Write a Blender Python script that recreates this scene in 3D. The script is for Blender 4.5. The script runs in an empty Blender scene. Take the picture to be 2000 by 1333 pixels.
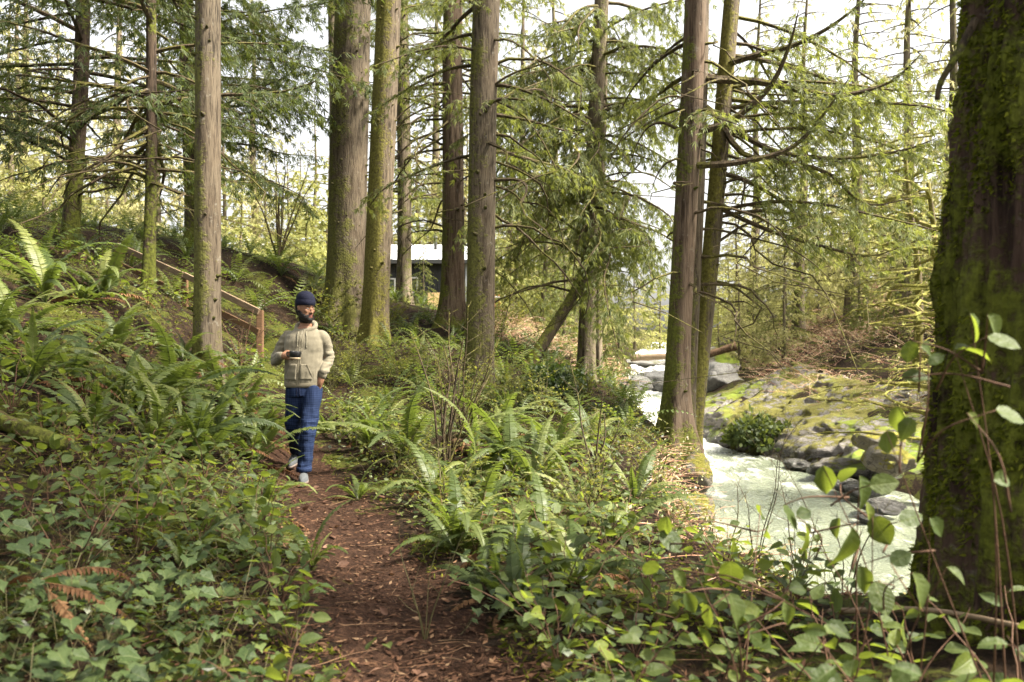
import bpy, bmesh, math, random
import numpy as np
from mathutils import Vector, Matrix, Euler, noise as mnoise

random.seed(7)
RNG = np.random.default_rng(7)
SC = bpy.context.scene
COL = SC.collection
R = math.radians

# ------------------------------------------------------------------ camera, sky, sun, exposure
CAMZ = 1.30
FPX = 28.0 / 36.0 * 2000.0                    # focal length in photograph pixels (2000 wide)
cam_d = bpy.data.cameras.new('camera')
cam_d.lens = 28.0; cam_d.sensor_width = 36.0
cam_d.clip_start = 0.05; cam_d.clip_end = 600.0
cam_d.dof.use_dof = True; cam_d.dof.focus_distance = 7.8; cam_d.dof.aperture_fstop = 2.8
cam = bpy.data.objects.new('camera', cam_d); COL.objects.link(cam)
cam.location = (0, 0, CAMZ); cam.rotation_euler = (R(90), 0, 0)
SC.camera = cam

SUN_ELEV, SUN_AZ = R(51), R(104)               # azimuth clockwise from +Y (away from the camera) towards +X
world = bpy.data.worlds.new('World'); SC.world = world; world.use_nodes = True
wn = world.node_tree; wn.nodes.clear()
w_out = wn.nodes.new('ShaderNodeOutputWorld'); w_bg = wn.nodes.new('ShaderNodeBackground')
w_sky = wn.nodes.new('ShaderNodeTexSky'); w_sky.sky_type = 'NISHITA'; w_sky.sun_disc = False
w_sky.sun_elevation = SUN_ELEV; w_sky.sun_rotation = SUN_AZ
w_sky.air_density = 1.0; w_sky.dust_density = 5.0; w_sky.ozone_density = 1.0
w_hs = wn.nodes.new('ShaderNodeHueSaturation'); w_hs.inputs['Saturation'].default_value = 0.22   # thin white overcast
w_tint = wn.nodes.new('ShaderNodeMixRGB'); w_tint.blend_type = 'MULTIPLY'; w_tint.inputs[0].default_value = 1.0
w_tint.inputs[2].default_value = (1.0, 0.975, 0.93, 1)
wn.links.new(w_sky.outputs[0], w_hs.inputs['Color']); wn.links.new(w_hs.outputs[0], w_tint.inputs[1])
wn.links.new(w_tint.outputs[0], w_bg.inputs['Color'])
w_bg.inputs['Strength'].default_value = 0.10
wn.links.new(w_bg.outputs[0], w_out.inputs[0])

sun_d = bpy.data.lights.new('sun', 'SUN'); sun_d.energy = 5.0; sun_d.angle = R(12); sun_d.color = (1.0, 0.92, 0.77)
sun = bpy.data.objects.new('sun', sun_d); COL.objects.link(sun)
sdir = Vector((math.sin(SUN_AZ) * math.cos(SUN_ELEV), math.cos(SUN_AZ) * math.cos(SUN_ELEV), math.sin(SUN_ELEV)))
sun.rotation_euler = (-sdir).to_track_quat('-Z', 'Y').to_euler()

SC.view_settings.view_transform = 'Standard'
try: SC.view_settings.look = 'None'
except Exception: pass
SC.view_settings.gamma = 1.0; SC.view_settings.use_curve_mapping = False
SC.view_settings.exposure = 2.3
SC.render.engine = 'CYCLES'
SC.cycles.max_bounces = 6; SC.cycles.diffuse_bounces = 3; SC.cycles.glossy_bounces = 2
SC.cycles.transmission_bounces = 3; SC.cycles.transparent_max_bounces = 4
SC.cycles.sample_clamp_indirect = 6.0
SC.cycles.use_denoising = True
try: SC.cycles.denoiser = 'OPENIMAGEDENOISE'
except Exception: pass

def at(px, py, Y):
    """world point that the photograph shows at pixel (px, py), at distance Y"""
    return np.array([(px - 1000) / FPX * Y, Y, CAMZ - (py - 666.5) / FPX * Y])

# ------------------------------------------------------------------ naming
def tag(o, label=None, cat=None, group=None, kind=None):
    if label: o['label'] = label
    if cat: o['category'] = cat
    if group: o['group'] = group
    if kind: o['kind'] = kind
    return o

def empty(name, loc=(0, 0, 0), rotz=0.0, label=None, cat=None, group=None):
    o = bpy.data.objects.new(name, None); COL.objects.link(o)
    o.empty_display_size = 0.1
    o.location = [float(v) for v in loc]; o.rotation_euler = (0, 0, rotz)
    return tag(o, label, cat, group)

def link(name, mesh, parent=None):
    o = bpy.data.objects.new(name, mesh); COL.objects.link(o)
    if parent is not None: o.parent = parent
    return o

# ------------------------------------------------------------------ mesh building
class Geo:
    def __init__(s): s.V = []; s.F = []; s.n = 0
    def add(s, V, F, mi=0):
        """V (n,3); F list of (m,k) int arrays or one array"""
        V = np.asarray(V, float)
        if not isinstance(F, list): F = [F]
        for f in F:
            f = np.asarray(f)
            if len(f): s.F.append((f + s.n, mi))
        s.V.append(V); s.n += len(V)
        return s
    def tube(s, P, rad, sides=6, mi=0, cap=True):
        V, F = tube(P, rad, sides, cap); return s.add(V, F, mi)
    def box(s, c, size, mi=0, M=None):
        h = np.array(size) / 2.0
        V = np.array([[sx, sy, sz] for sx in (-1, 1) for sy in (-1, 1) for sz in (-1, 1)]) * h
        if M is not None: V = V @ np.array(M).T
        V = V + np.array(c)
        F = np.array([[0, 1, 3, 2], [4, 6, 7, 5], [0, 4, 5, 1], [2, 3, 7, 6], [0, 2, 6, 4], [1, 5, 7, 3]])
        return s.add(V, F, mi)
    def mesh(s, name, mats, smooth=False):
        V = np.concatenate(s.V) if s.V else np.zeros((0, 3))
        me = bpy.data.meshes.new(name)
        me.vertices.add(len(V)); me.vertices.foreach_set('co', V.astype(np.float32).ravel())
        loops = []; starts = []; totals = []; mids = []; c = 0
        for f, mi in s.F:
            m, k = f.shape
            loops.append(f.ravel()); starts.append(c + np.arange(m) * k); totals.append(np.full(m, k)); mids.append(np.full(m, mi)); c += m * k
        if loops:
            L = np.concatenate(loops); S = np.concatenate(starts); M = np.concatenate(mids)
            me.loops.add(len(L)); me.loops.foreach_set('vertex_index', L.astype(np.int32))
            me.polygons.add(len(S)); me.polygons.foreach_set('loop_start', S.astype(np.int32))
            me.polygons.foreach_set('material_index', M.astype(np.int32))
            me.polygons.foreach_set('use_smooth', np.full(len(S), bool(smooth)))
        for m in (mats if isinstance(mats, (list, tuple)) else [mats]): me.materials.append(m)
        me.update(calc_edges=True)
        return me
    def obj(s, name, mats, parent=None, smooth=False):
        return link(name, s.mesh(name, mats, smooth), parent)

def unit(v):
    v = np.asarray(v, float); return v / (np.linalg.norm(v, axis=-1, keepdims=True) + 1e-12)

def frames(P):
    P = np.asarray(P, float); n = len(P)
    T = np.gradient(P, axis=0); T = unit(T)
    ref = np.array([0, 0, 1.0]) if abs(T[0][2]) < 0.9 else np.array([1.0, 0, 0])
    N = np.zeros_like(P); N[0] = unit(np.cross(T[0], ref))
    for i in range(1, n):
        v = N[i - 1] - T[i] * np.dot(N[i - 1], T[i])
        N[i] = unit(v) if np.linalg.norm(v) > 1e-6 else N[i - 1]
    return T, N, np.cross(T, N)

def ring_faces(nr, ns, cap=True):
    i = np.arange(nr - 1)[:, None]; j = np.arange(ns)[None, :]; j2 = (j + 1) % ns
    Q = np.stack([i * ns + j, i * ns + j2, (i + 1) * ns + j2, (i + 1) * ns + j], -1).reshape(-1, 4)
    out = [Q]
    if cap: out.append(np.arange(ns)[::-1][None, :]); out.append(((nr - 1) * ns + np.arange(ns))[None, :])
    return out

def tube(P, rad, sides=6, cap=True):
    P = np.asarray(P, float); rad = np.broadcast_to(np.asarray(rad, float), (len(P),))
    T, N, B = frames(P)
    a = np.arange(sides) / sides * 2 * np.pi
    V = P[:, None, :] + rad[:, None, None] * (np.cos(a)[None, :, None] * N[:, None, :] + np.sin(a)[None, :, None] * B[:, None, :])
    return V.reshape(-1, 3), ring_faces(len(P), sides, cap)

def spline(pts, n):
    """Catmull-Rom through pts, n samples"""
    P = np.asarray(pts, float)
    if len(P) == 2: return P[0] + (P[1] - P[0]) * np.linspace(0, 1, n)[:, None]
    Q = np.vstack([2 * P[0] - P[1], P, 2 * P[-1] - P[-2]])
    u = np.linspace(0, len(P) - 1 - 1e-9, n); k = u.astype(int); t = (u - k)[:, None]
    a, b, c, d = Q[k], Q[k + 1], Q[k + 2], Q[k + 3]
    return 0.5 * (2 * b + (c - a) * t + (2 * a - 5 * b + 4 * c - d) * t ** 2 + (3 * b - a - 3 * c + d) * t ** 3)

# numpy value noise ------------------------------------------------
def _h(ix, iy, iz, seed):
    n = (ix.astype(np.int64) * 374761393 + iy.astype(np.int64) * 668265263 + iz.astype(np.int64) * 2147483647 + seed * 974711) & 0xffffffff
    n = ((n ^ (n >> 13)) * 1274126177) & 0xffffffff
    n = n ^ (n >> 16)
    return (n & 0xffffff) / float(0xffffff)
def vnoise(x, y, z=0.0, seed=0):
    x, y, z = np.broadcast_arrays(np.asarray(x, float), np.asarray(y, float), np.asarray(z, float))
    fx, fy, fz = np.floor(x), np.floor(y), np.floor(z)
    tx, ty, tz = x - fx, y - fy, z - fz
    tx = tx * tx * (3 - 2 * tx); ty = ty * ty * (3 - 2 * ty); tz = tz * tz * (3 - 2 * tz)
    r = 0
    for dx in (0, 1):
        for dy in (0, 1):
            for dz in (0, 1):
                w = (tx if dx else 1 - tx) * (ty if dy else 1 - ty) * (tz if dz else 1 - tz)
                r = r + w * _h(fx + dx, fy + dy, fz + dz, seed)
    return r * 2 - 1
def fbm(x, y, z=0.0, seed=0, o=4):
    r = 0; a = 1.0; f = 1.0
    for k in range(o):
        r = r + a * vnoise(np.asarray(x) * f, np.asarray(y) * f, np.asarray(z) * f, seed + k); a *= 0.5; f *= 2.03
    return r

# ------------------------------------------------------------------ materials
class NT:
    def __init__(s, name):
        s.m = bpy.data.materials.new(name); s.m.use_nodes = True
        s.t = s.m.node_tree; s.t.nodes.clear()
        s.out = s.t.nodes.new('ShaderNodeOutputMaterial')
    def n(s, typ, ins=None, **kw):
        nd = s.t.nodes.new(typ)
        for k, v in kw.items(): setattr(nd, k, v)
        for k, v in (ins or {}).items():
            if hasattr(v, 'is_output') or isinstance(v, bpy.types.NodeSocket): s.t.links.new(v, nd.inputs[k])
            else: nd.inputs[k].default_value = v
        return nd
    def ramp(s, fac, stops, interp='LINEAR'):
        nd = s.t.nodes.new('ShaderNodeValToRGB'); cr = nd.color_ramp; cr.interpolation = interp
        while len(cr.elements) < len(stops): cr.elements.new(0.5)
        for e, (p, c) in zip(cr.elements, stops):
            e.position = p; e.color = (c[0], c[1], c[2], 1) if not np.isscalar(c) else (c, c, c, 1)
        s.t.links.new(fac, nd.inputs[0]); return nd.outputs[0]
    def math(s, op, a, b=0.0, clamp=False):
        nd = s.t.nodes.new('ShaderNodeMath'); nd.operation = op; nd.use_clamp = clamp
        for i, v in enumerate((a, b)):
            if isinstance(v, bpy.types.NodeSocket): s.t.links.new(v, nd.inputs[i])
            else: nd.inputs[i].default_value = v
        return nd.outputs[0]
    def mix(s, fac, a, b, mode='MIX'):
        nd = s.t.nodes.new('ShaderNodeMixRGB'); nd.blend_type = mode
        for i, v in enumerate((fac, a, b)):
            if isinstance(v, bpy.types.NodeSocket): s.t.links.new(v, nd.inputs[i])
            elif i == 0: nd.inputs[0].default_value = v
            else: nd.inputs[i].default_value = (v[0], v[1], v[2], 1)
        return nd.outputs[0]
    def noise(s, vec, scale, detail=4, rough=0.55, out=0, dist=0.0):
        nd = s.n('ShaderNodeTexNoise', {'Scale': scale, 'Detail': detail, 'Roughness': rough, 'Distortion': dist})
        if vec is not None: s.t.links.new(vec, nd.inputs['Vector'])
        return nd.outputs[out]
    def mapping(s, vec, scale=(1, 1, 1), loc=(0, 0, 0)):
        nd = s.n('ShaderNodeMapping', {'Scale': scale, 'Location': loc}); s.t.links.new(vec, nd.inputs['Vector']); return nd.outputs[0]
    def bump(s, h, strength=0.5, dist=0.02):
        nd = s.n('ShaderNodeBump', {'Strength': strength, 'Distance': dist}); s.t.links.new(h, nd.inputs['Height']); return nd.outputs[0]
    def principled(s, col, rough=0.6, normal=None, spec=0.5, **kw):
        nd = s.t.nodes.new('ShaderNodeBsdfPrincipled')
        for k, v in (('Base Color', col), ('Roughness', rough), ('Specular IOR Level', spec)):
            if isinstance(v, bpy.types.NodeSocket): s.t.links.new(v, nd.inputs[k])
            elif k == 'Base Color': nd.inputs[k].default_value = (v[0], v[1], v[2], 1)
            else: nd.inputs[k].default_value = v
        if normal is not None: s.t.links.new(normal, nd.inputs['Normal'])
        for k, v in kw.items(): nd.inputs[k].default_value = v
        return nd.outputs[0]
    def done(s, shader):
        s.t.links.new(shader, s.out.inputs['Surface']); return s.m

def plain(name, col, rough=0.6, spec=0.4, var=0.12, scale=30.0, bump=0.15, metal=0.0):
    k = NT(name); tc = k.n('ShaderNodeTexCoord').outputs['Object']
    nz = k.noise(tc, scale, 4)
    c = k.ramp(nz, [(0.3, [v * (1 - var) for v in col]), (0.7, [min(1, v * (1 + var)) for v in col])])
    return k.done(k.principled(c, rough, k.bump(nz, bump, 0.004), spec, Metallic=metal))

def leaf_mat(name, stops, trans=(0.35, 0.42, 0.06), tf=0.35, rough=0.4, spec=0.35, blotch=0.25, objw=0.5, scale=14.0, veins=0.0, spots=0.0):
    """two-sided leaf: colour differs leaf by leaf, light comes through"""
    k = NT(name)
    ri = k.n('ShaderNodeNewGeometry').outputs['Random Per Island']
    ro = k.n('ShaderNodeObjectInfo').outputs['Random']
    f = k.math('ADD', k.math('MULTIPLY', ri, 1 - objw), k.math('MULTIPLY', ro, objw))
    tc = k.n('ShaderNodeTexCoord').outputs['Object']
    nz = k.noise(tc, scale, 3)
    f = k.math('ADD', f, k.math('MULTIPLY', k.math('SUBTRACT', nz, 0.5), blotch), True)
    c = k.ramp(f, stops)
    hgt = nz
    if veins:      # pale midrib and side veins, on leaves that lie along their own x axis
        sx = k.n('ShaderNodeSeparateXYZ'); k.t.links.new(tc, sx.inputs[0])
        ay = k.math('ABSOLUTE', sx.outputs[1])
        rib = k.ramp(ay, [(0.008, 1.0), (0.03, 0.0)])
        sv = k.math('ABSOLUTE', k.math('SUBTRACT', k.math('FRACT', k.math('MULTIPLY', k.math('SUBTRACT', sx.outputs[0], k.math('MULTIPLY', ay, 0.75)), 7.0)), 0.5))
        v = k.math('MAXIMUM', rib, k.math('MULTIPLY', k.ramp(sv, [(0.02, 1.0), (0.12, 0.0)]), 0.55))
        c = k.mix(k.math('MULTIPLY', v, veins), c, (0.17, 0.20, 0.075)); hgt = k.math('SUBTRACT', nz, k.math('MULTIPLY', v, 0.8))
    if spots:      # brown blemishes
        sn = k.noise(tc, 5.0, 4, 0.6)
        c = k.mix(k.ramp(sn, [(0.66, 0.0), (0.71, spots)]), c, (0.10, 0.055, 0.03))
    d = k.principled(c, rough, k.bump(hgt, 0.35, 0.02 if veins else 0.006), spec)
    tr = k.n('ShaderNodeBsdfTranslucent')
    k.t.links.new(k.mix(0.75, c, trans), tr.inputs['Color'])
    mx = k.n('ShaderNodeMixShader', {0: tf})
    k.t.links.new(d, mx.inputs[1]); k.t.links.new(tr.outputs[0], mx.inputs[2])
    return k.done(mx.outputs[0])

def bark_mat(name, dark, light, moss=(0.075, 0.085, 0.012), moss_amt=0.4, vs=0.12, fine=55.0, reddish=None, bumpd=0.02, side=None, base_moss=0.0):
    k = NT(name); tc = k.n('ShaderNodeTexCoord').outputs['Object']
    st = k.mapping(tc, (1, 1, vs))
    fib = k.noise(st, fine, 5, 0.62)
    wide = k.noise(st, fine * 0.28, 4, 0.6)
    patch = k.noise(tc, 1.7, 4, 0.6)
    h = k.math('ADD', k.math('MULTIPLY', fib, 0.55), k.math('MULTIPLY', wide, 0.6))
    c = k.ramp(h, [(0.47, [v * 0.6 for v in dark]), (0.54, [a * .7 + b * .3 for a, b in zip(dark, light)]), (0.60, [a * .35 + b * .65 for a, b in zip(dark, light)]), (0.74, light)])
    c = k.mix(k.ramp(patch, [(0.35, 0.0), (0.75, 0.55)]), c, reddish or [v * 0.7 for v in light])
    pale = k.noise(tc, 9.0, 5, 0.7)
    c = k.mix(k.ramp(pale, [(0.60, 0.0), (0.72, 0.35)]), c, (0.30, 0.29, 0.25))
    mn = k.noise(tc, 2.3, 5, 0.65); mf = k.noise(tc, 26.0, 4, 0.6)
    mm = k.math('ADD', mn, k.math('MULTIPLY', k.math('SUBTRACT', mf, 0.5), 0.45))
    if side is not None:        # moss likes one side of the trunk
        gn = k.n('ShaderNodeNewGeometry').outputs['Normal']
        dt = k.n('ShaderNodeVectorMath', operation='DOT_PRODUCT'); k.t.links.new(gn, dt.inputs[0]); dt.inputs[1].default_value = side
        mm = k.math('ADD', mm, k.math('MULTIPLY', dt.outputs['Value'], 0.22))
    if base_moss:
        sx = k.n('ShaderNodeSeparateXYZ'); k.t.links.new(tc, sx.inputs[0])
        mm = k.math('ADD', mm, k.ramp(k.math('MULTIPLY', sx.outputs[2], 0.25), [(0.0, base_moss), (0.6, 0.0)]))
    th = 0.72 - 0.34 * moss_amt
    mk = k.ramp(mm, [(th, 0.0), (min(1, th + 0.13), 1.0)])
    mcol = k.ramp(mf, [(0.3, [v * 0.45 for v in moss]), (0.7, [v * 1.5 for v in moss])])
    c = k.mix(k.math('MULTIPLY', mk, 0.88), c, mcol)
    hh = k.math('ADD', h, k.math('MULTIPLY', mk, k.math('MULTIPLY', mf, 0.5)))
    return k.done(k.principled(c, 0.9, k.bump(hh, 1.0, bumpd), 0.15))

# ------------------------------------------------------------------ river banks and terrain height
_L = np.array([(-40, 9.0), (-10, 6.5), (0, 5.2), (3, 3.7), (4.5, 2.8), (6, 2.4), (8, 2.5), (9.5, 2.8), (11, 3.2), (14, 3.4), (17, 4.0), (24, 4.3), (30, 4.4), (37, 5.0), (48, 7.0), (62, 9.4), (80, 12.5), (110, 19), (170, 30)])
_Rr = np.array([(-40, 24), (0, 15.0), (12, 13.2), (20, 11.2), (26, 10.3), (31, 8.9), (36, 8.0), (41, 8.8), (48, 10.6), (62, 14.2), (80, 18), (110, 26), (170, 40)])
_W = np.array([(-40, -3.3), (10, -3.05), (31, -3.0), (34, -2.85), (37, -2.5), (44, -2.15), (50, -1.75), (52, -1.2), (58, -0.75), (62, -0.35), (64, 0.05), (110, 0.6), (170, 1.0)])
def XL(Y): return np.interp(Y, _L[:, 0], _L[:, 1])
def XR(Y): return np.interp(Y, _Rr[:, 0], _Rr[:, 1])
def WZ(Y): return np.interp(Y, _W[:, 0], _W[:, 1])

_anch = [(860, 1333, 3.0), (760, 1150, 4.15), (690, 1040, 5.4), (600, 943, 7.6), (578, 907, 8.35), (550, 830, 10.2), (530, 760, 12.5),
 (300, 1333, 2.85), (0, 1333, 2.6), (300, 1060, 4.3), (0, 1010, 4.2), (330, 900, 6.0), (120, 870, 5.5), (0, 790, 5.6), (250, 770, 7.5), (405, 735, 9.5),
 (450, 800, 8.6), (480, 880, 7.6), (100, 660, 8.0), (0, 565, 8.6), (0, 480, 11.0), (150, 497, 12.0), (245, 525, 13.0), (350, 590, 12.2), (285, 565, 11.5), (440, 660, 11.5),
 (-300, 440, 9.0), (-300, 800, 5.0), (-500, 380, 14.0),
 (480, 525, 17.0), (508, 690, 12.2), (560, 530, 18.0), (600, 590, 17.0), (675, 645, 17.0), (735, 668, 15.5), (790, 597, 22.0), (885, 640, 18.0), (935, 775, 12.5),
 (800, 720, 13.0), (700, 790, 11.0), (800, 860, 9.0), (1000, 860, 9.0), (1000, 1000, 6.2), (1000, 1150, 4.3), (1200, 1160, 4.3), (1450, 1190, 4.0), (1700, 1190, 3.5), (2100, 1190, 3.4),
 (1200, 1010, 6.2), (1350, 1010, 6.2), (1200, 885, 9.0), (1100, 825, 11.0), (1040, 712, 16.0), (1150, 752, 17.0), (1325, 850, 11.0), (1400, 800, 13.0), (1180, 700, 24.0), (1100, 680, 27.0), (1000, 650, 27.0), (850, 610, 29.0), (960, 625, 30.0), (780, 600, 32.0), (760, 585, 38.0),
 (1000, 640, 45.0), (1150, 665, 60.0), (1200, 665, 90.0), (1000, 600, 90.0)]
_ap = [at(*a) for a in _anch] + [np.array(p, float) for p in [
 (0, 0, 0.0), (-4, 0, 0.5), (4, 0, 0.2), (0, -8, -0.2), (-12, 0, 2.0), (-14, 12, 3.6), (-16, 22, 4.0), (-26, 18, 4.4), (-9, 26, 3.6), (-18, 36, 4.0), (-34, 36, 4.6), (-8, 40, 3.6), (-22, 60, 4.6), (-45, 60, 5.0), (-6, 70, 3.4), (-45, 10, 5.0), (-60, 100, 6.0), (0, 130, 4.5), (-40, -20, 4.5), (10, -20, -0.5), (30, 130, 4.0)]]
_ap = np.array(_ap)
def _tps_k(r2): return np.where(r2 > 1e-9, 0.5 * r2 * np.log(r2 + 1e-12), 0.0)
def _fit(P, lam=0.15):
    n = len(P); d2 = ((P[:, None, :2] - P[None, :, :2]) ** 2).sum(-1)
    K = _tps_k(d2) + lam * np.eye(n); A = np.hstack([np.ones((n, 1)), P[:, :2]])
    M = np.block([[K, A], [A.T, np.zeros((3, 3))]])
    return np.linalg.solve(M, np.concatenate([P[:, 2], np.zeros(3)]))
_tw = _fit(_ap)
def tps(X, Y):
    X = np.asarray(X, float); Y = np.asarray(Y, float); sh = X.shape; x = X.ravel(); y = Y.ravel(); out = np.empty(len(x))
    for s in range(0, len(x), 20000):
        d2 = (x[s:s + 20000, None] - _ap[None, :, 0]) ** 2 + (y[s:s + 20000, None] - _ap[None, :, 1]) ** 2
        out[s:s + 20000] = _tps_k(d2) @ _tw[:len(_ap)] + _tw[-3] + _tw[-2] * x[s:s + 20000] + _tw[-1] * y[s:s + 20000]
    return out.reshape(sh)
def smin(a, b, k):
    h = np.clip(0.5 + 0.5 * (b - a) / k, 0, 1); return b * (1 - h) + a * h - k * h * (1 - h)
def far_profile(d, Y):
    """height above the water of the far bank, d metres from the edge"""
    rock = np.where(d < 0.5, d * 1.2, 0.6 + (d - 0.5) * 0.38)
    hill = 0.6 + 4.5 * 0.38 + (d - 5.0) * 0.40
    r = np.where(d < 5.0, rock, hill)
    return np.where(d > 16, 0.6 + 1.71 + 4.4 + (d - 16) * 0.16, r)
def H0(X, Y):
    X = np.asarray(X, float); Y = np.asarray(Y, float)
    w = WZ(Y); mid = (XL(Y) + XR(Y)) / 2
    dl = XL(Y) - X; dr = X - XR(Y)
    steep = np.interp(Y, [0, 5, 12, 18, 30, 60], [1.6, 2.7, 2.9, 2.0, 1.2, 0.7])
    cliff = w - 0.05 + dl * steep
    near = smin(np.clip(tps(X, Y), -6, 14), cliff, 0.35)
    far = w - 0.05 + np.minimum(far_profile(dr, Y), 14)
    land = np.where(X < mid, near, far)
    bed = w - 1.0
    return np.maximum(land, bed)
PATH = np.array([at(*a)[:2] for a in [(900, 1600, 2.0), (850, 1333, 3.0), (800, 1230, 3.5), (740, 1140, 4.2), (680, 1040, 5.4), (630, 965, 7.0), (590, 930, 8.0), (560, 870, 9.2)]])
_pw = np.array([0.34, 0.34, 0.35, 0.36, 0.37, 0.38, 0.36, 0.30])
def path_d(X, Y):
    """distance to the trail's middle line over its half width"""
    X = np.asarray(X, float); Y = np.asarray(Y, float); best = np.full(X.shape, 1e9)
    for (a, b, wa, wb) in zip(PATH[:-1], PATH[1:], _pw[:-1], _pw[1:]):
        ab = b - a; t = np.clip(((X - a[0]) * ab[0] + (Y - a[1]) * ab[1]) / (ab @ ab), 0, 1)
        d = np.hypot(X - a[0] - t * ab[0], Y - a[1] - t * ab[1]) / (wa + (wb - wa) * t)
        best = np.minimum(best, d)
    return best
def H(X, Y):
    X = np.asarray(X, float); Y = np.asarray(Y, float)
    h = H0(X, Y); pd = path_d(X, Y)
    rough = np.clip((pd - 0.8) / 1.2, 0.12, 1.0)
    far = np.clip(np.hypot(X, Y) / 14, 0.6, 3.0)
    h = h + rough * far * (0.085 * fbm(X * 0.9, Y * 0.9, 0, 3, 3) + 0.035 * fbm(X * 4.0, Y * 4.0, 0, 9, 3))
    h = h + 0.012 * fbm(X * 11, Y * 11, 0, 21, 2)
    return h - 0.05 * np.clip(1.2 - pd, 0, 1)
def h1(x, y): return float(H(np.array([x]), np.array([y]))[0])
# ------------------------------------------------------------------ the ground, the trail, the river
def ground_mat(name, dirt, litter, moss_amt):
    k = NT(name); tc = k.n('ShaderNodeTexCoord').outputs['Object']
    a = k.noise(tc, 1.3, 5, 0.6); b = k.noise(tc, 14.0, 5, 0.65); c = k.noise(tc, 60.0, 4, 0.7)
    base = k.ramp(b, [(0.30, [v * 0.45 for v in dirt]), (0.52, dirt), (0.72, litter)])
    base = k.mix(k.ramp(c, [(0.55, 0.0), (0.70, 0.6)]), base, [v * 1.5 for v in litter])
    base = k.mix(k.ramp(c, [(0.30, 0.7), (0.42, 0.0)]), base, (0.008, 0.005, 0.003))
    m = k.math('ADD', a, k.math('MULTIPLY', k.math('SUBTRACT', b, 0.5), 0.5))
    mm = k.ramp(m, [(0.66 - 0.3 * moss_amt, 0.0), (0.74 - 0.3 * moss_amt, 1.0)])
    mc = k.ramp(c, [(0.3, (0.018, 0.022, 0.004)), (0.7, (0.085, 0.095, 0.014))])
    base = k.mix(k.math('MULTIPLY', mm, 0.85), base, mc)
    h = k.math('ADD', b, k.math('MULTIPLY', c, 0.6))
    return k.done(k.principled(base, 0.95, k.bump(h, 0.9, 0.05), 0.1))
M_ground = ground_mat('forest_soil', (0.016, 0.010, 0.006), (0.040, 0.024, 0.013), 0.5)
M_path = ground_mat('trail_soil', (0.029, 0.0145, 0.009), (0.062, 0.033, 0.020), 0.08)

def axis(lo, dlo, dhi, hi, step, grow=1.09):
    mid = np.arange(dlo, dhi + 1e-6, step); L = [dlo]; s = step
    while L[-1] > lo: s = min(s * grow, 4.0); L.append(L[-1] - s)
    U = [mid[-1]]; s = step
    while U[-1] < hi: s = min(s * grow, 4.0); U.append(U[-1] + s)
    return np.concatenate([L[1:][::-1], mid, U[1:]])
gx = axis(-90, -6.5, 5.2, 110, 0.075); gy = axis(-25, 1.6, 12.5, 190, 0.075)
GX, GY = np.meshgrid(gx, gy, indexing='ij'); GZ = H(GX, GY)
V = np.stack([GX, GY, GZ], -1).reshape(-1, 3)
nx, ny = GX.shape
I, J = np.meshgrid(np.arange(nx - 1), np.arange(ny - 1), indexing='ij')
Q = np.stack([I * ny + J, (I + 1) * ny + J, (I + 1) * ny + J + 1, I * ny + J + 1], -1).reshape(-1, 4)
cen = V[Q].mean(1)
onp = (path_d(cen[:, 0], cen[:, 1]) + 0.22 * fbm(cen[:, 0] * 3, cen[:, 1] * 3, 0, 5, 3) < 0.95) & (cen[:, 1] > 0.5) & (cen[:, 1] < 15)
def sub(Vv, Qq):
    u, inv = np.unique(Qq, return_inverse=True); return Vv[u], inv.reshape(Qq.shape)
tag(Geo().add(*sub(V, Q[~onp])).obj('forest_ground', M_ground, smooth=True), 'brown forest floor rising to a bank and falling to the river', kind='structure')
tag(Geo().add(*sub(V, Q[onp])).obj('path', M_path, smooth=True), 'narrow brown dirt trail trodden through the undergrowth', kind='structure')

# river
def water_mat():
    k = NT('river_water'); tc = k.n('ShaderNodeTexCoord').outputs['Object']
    st = k.mapping(tc, (1.0, 0.42, 1.0))
    n1 = k.noise(st, 1.6, 6, 0.62, dist=0.6); n2 = k.noise(st, 6.0, 5, 0.6); n3 = k.noise(tc, 0.35, 2)
    sx = k.n('ShaderNodeSeparateXYZ'); k.t.links.new(tc, sx.inputs[0])
    up = k.ramp(k.math('MULTIPLY', sx.outputs[1], 0.01), [(0.22, 0.0), (0.31, 0.20), (0.37, 0.60)])   # the rapids upstream foam more
    f = k.math('ADD', k.math('ADD', k.math('MULTIPLY', n1, 0.75), k.math('MULTIPLY', n2, 0.25)), k.math('MULTIPLY', up, 0.5))
    f = k.math('ADD', f, k.math('MULTIPLY', k.math('SUBTRACT', n3, 0.5), 0.25))
    foam = k.ramp(f, [(0.565, 0.0), (0.67, 0.5), (0.82, 1.0)])
    col = k.mix(foam, k.ramp(n3, [(0.3, (0.095, 0.112, 0.078)), (0.7, (0.18, 0.197, 0.142))]), (0.60, 0.61, 0.575))
    h = k.math('ADD', n1, k.math('MULTIPLY', n2, 0.4))
    ro = k.ramp(foam, [(0.0, 0.12), (1.0, 0.6)])
    return k.done(k.principled(col, ro, k.bump(h, 1.0, 0.22), 0.5))
wy = np.concatenate([np.arange(-30, 12, 2.0), np.arange(12, 70, 0.22), np.arange(70, 172, 2.5)]); wu = np.linspace(0, 1, 70)
WU, WY = np.meshgrid(wu, wy, indexing='ij')
WX = XL(WY) - 0.9 + (XR(WY) - XL(WY) + 1.8) * WU
amp = np.interp(WY, [0, 14, 30, 36, 64, 80], [0.03, 0.05, 0.07, 0.22, 0.22, 0.06])
WZ_ = WZ(WY) + amp * fbm(WX * 1.1, WY * 0.8, 0, 31, 4) + 0.03 * fbm(WX * 3, WY * 1.5, 0, 35, 2)
n1_, n2_ = WX.shape
I, J = np.meshgrid(np.arange(n1_ - 1), np.arange(n2_ - 1), indexing='ij')
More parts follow.
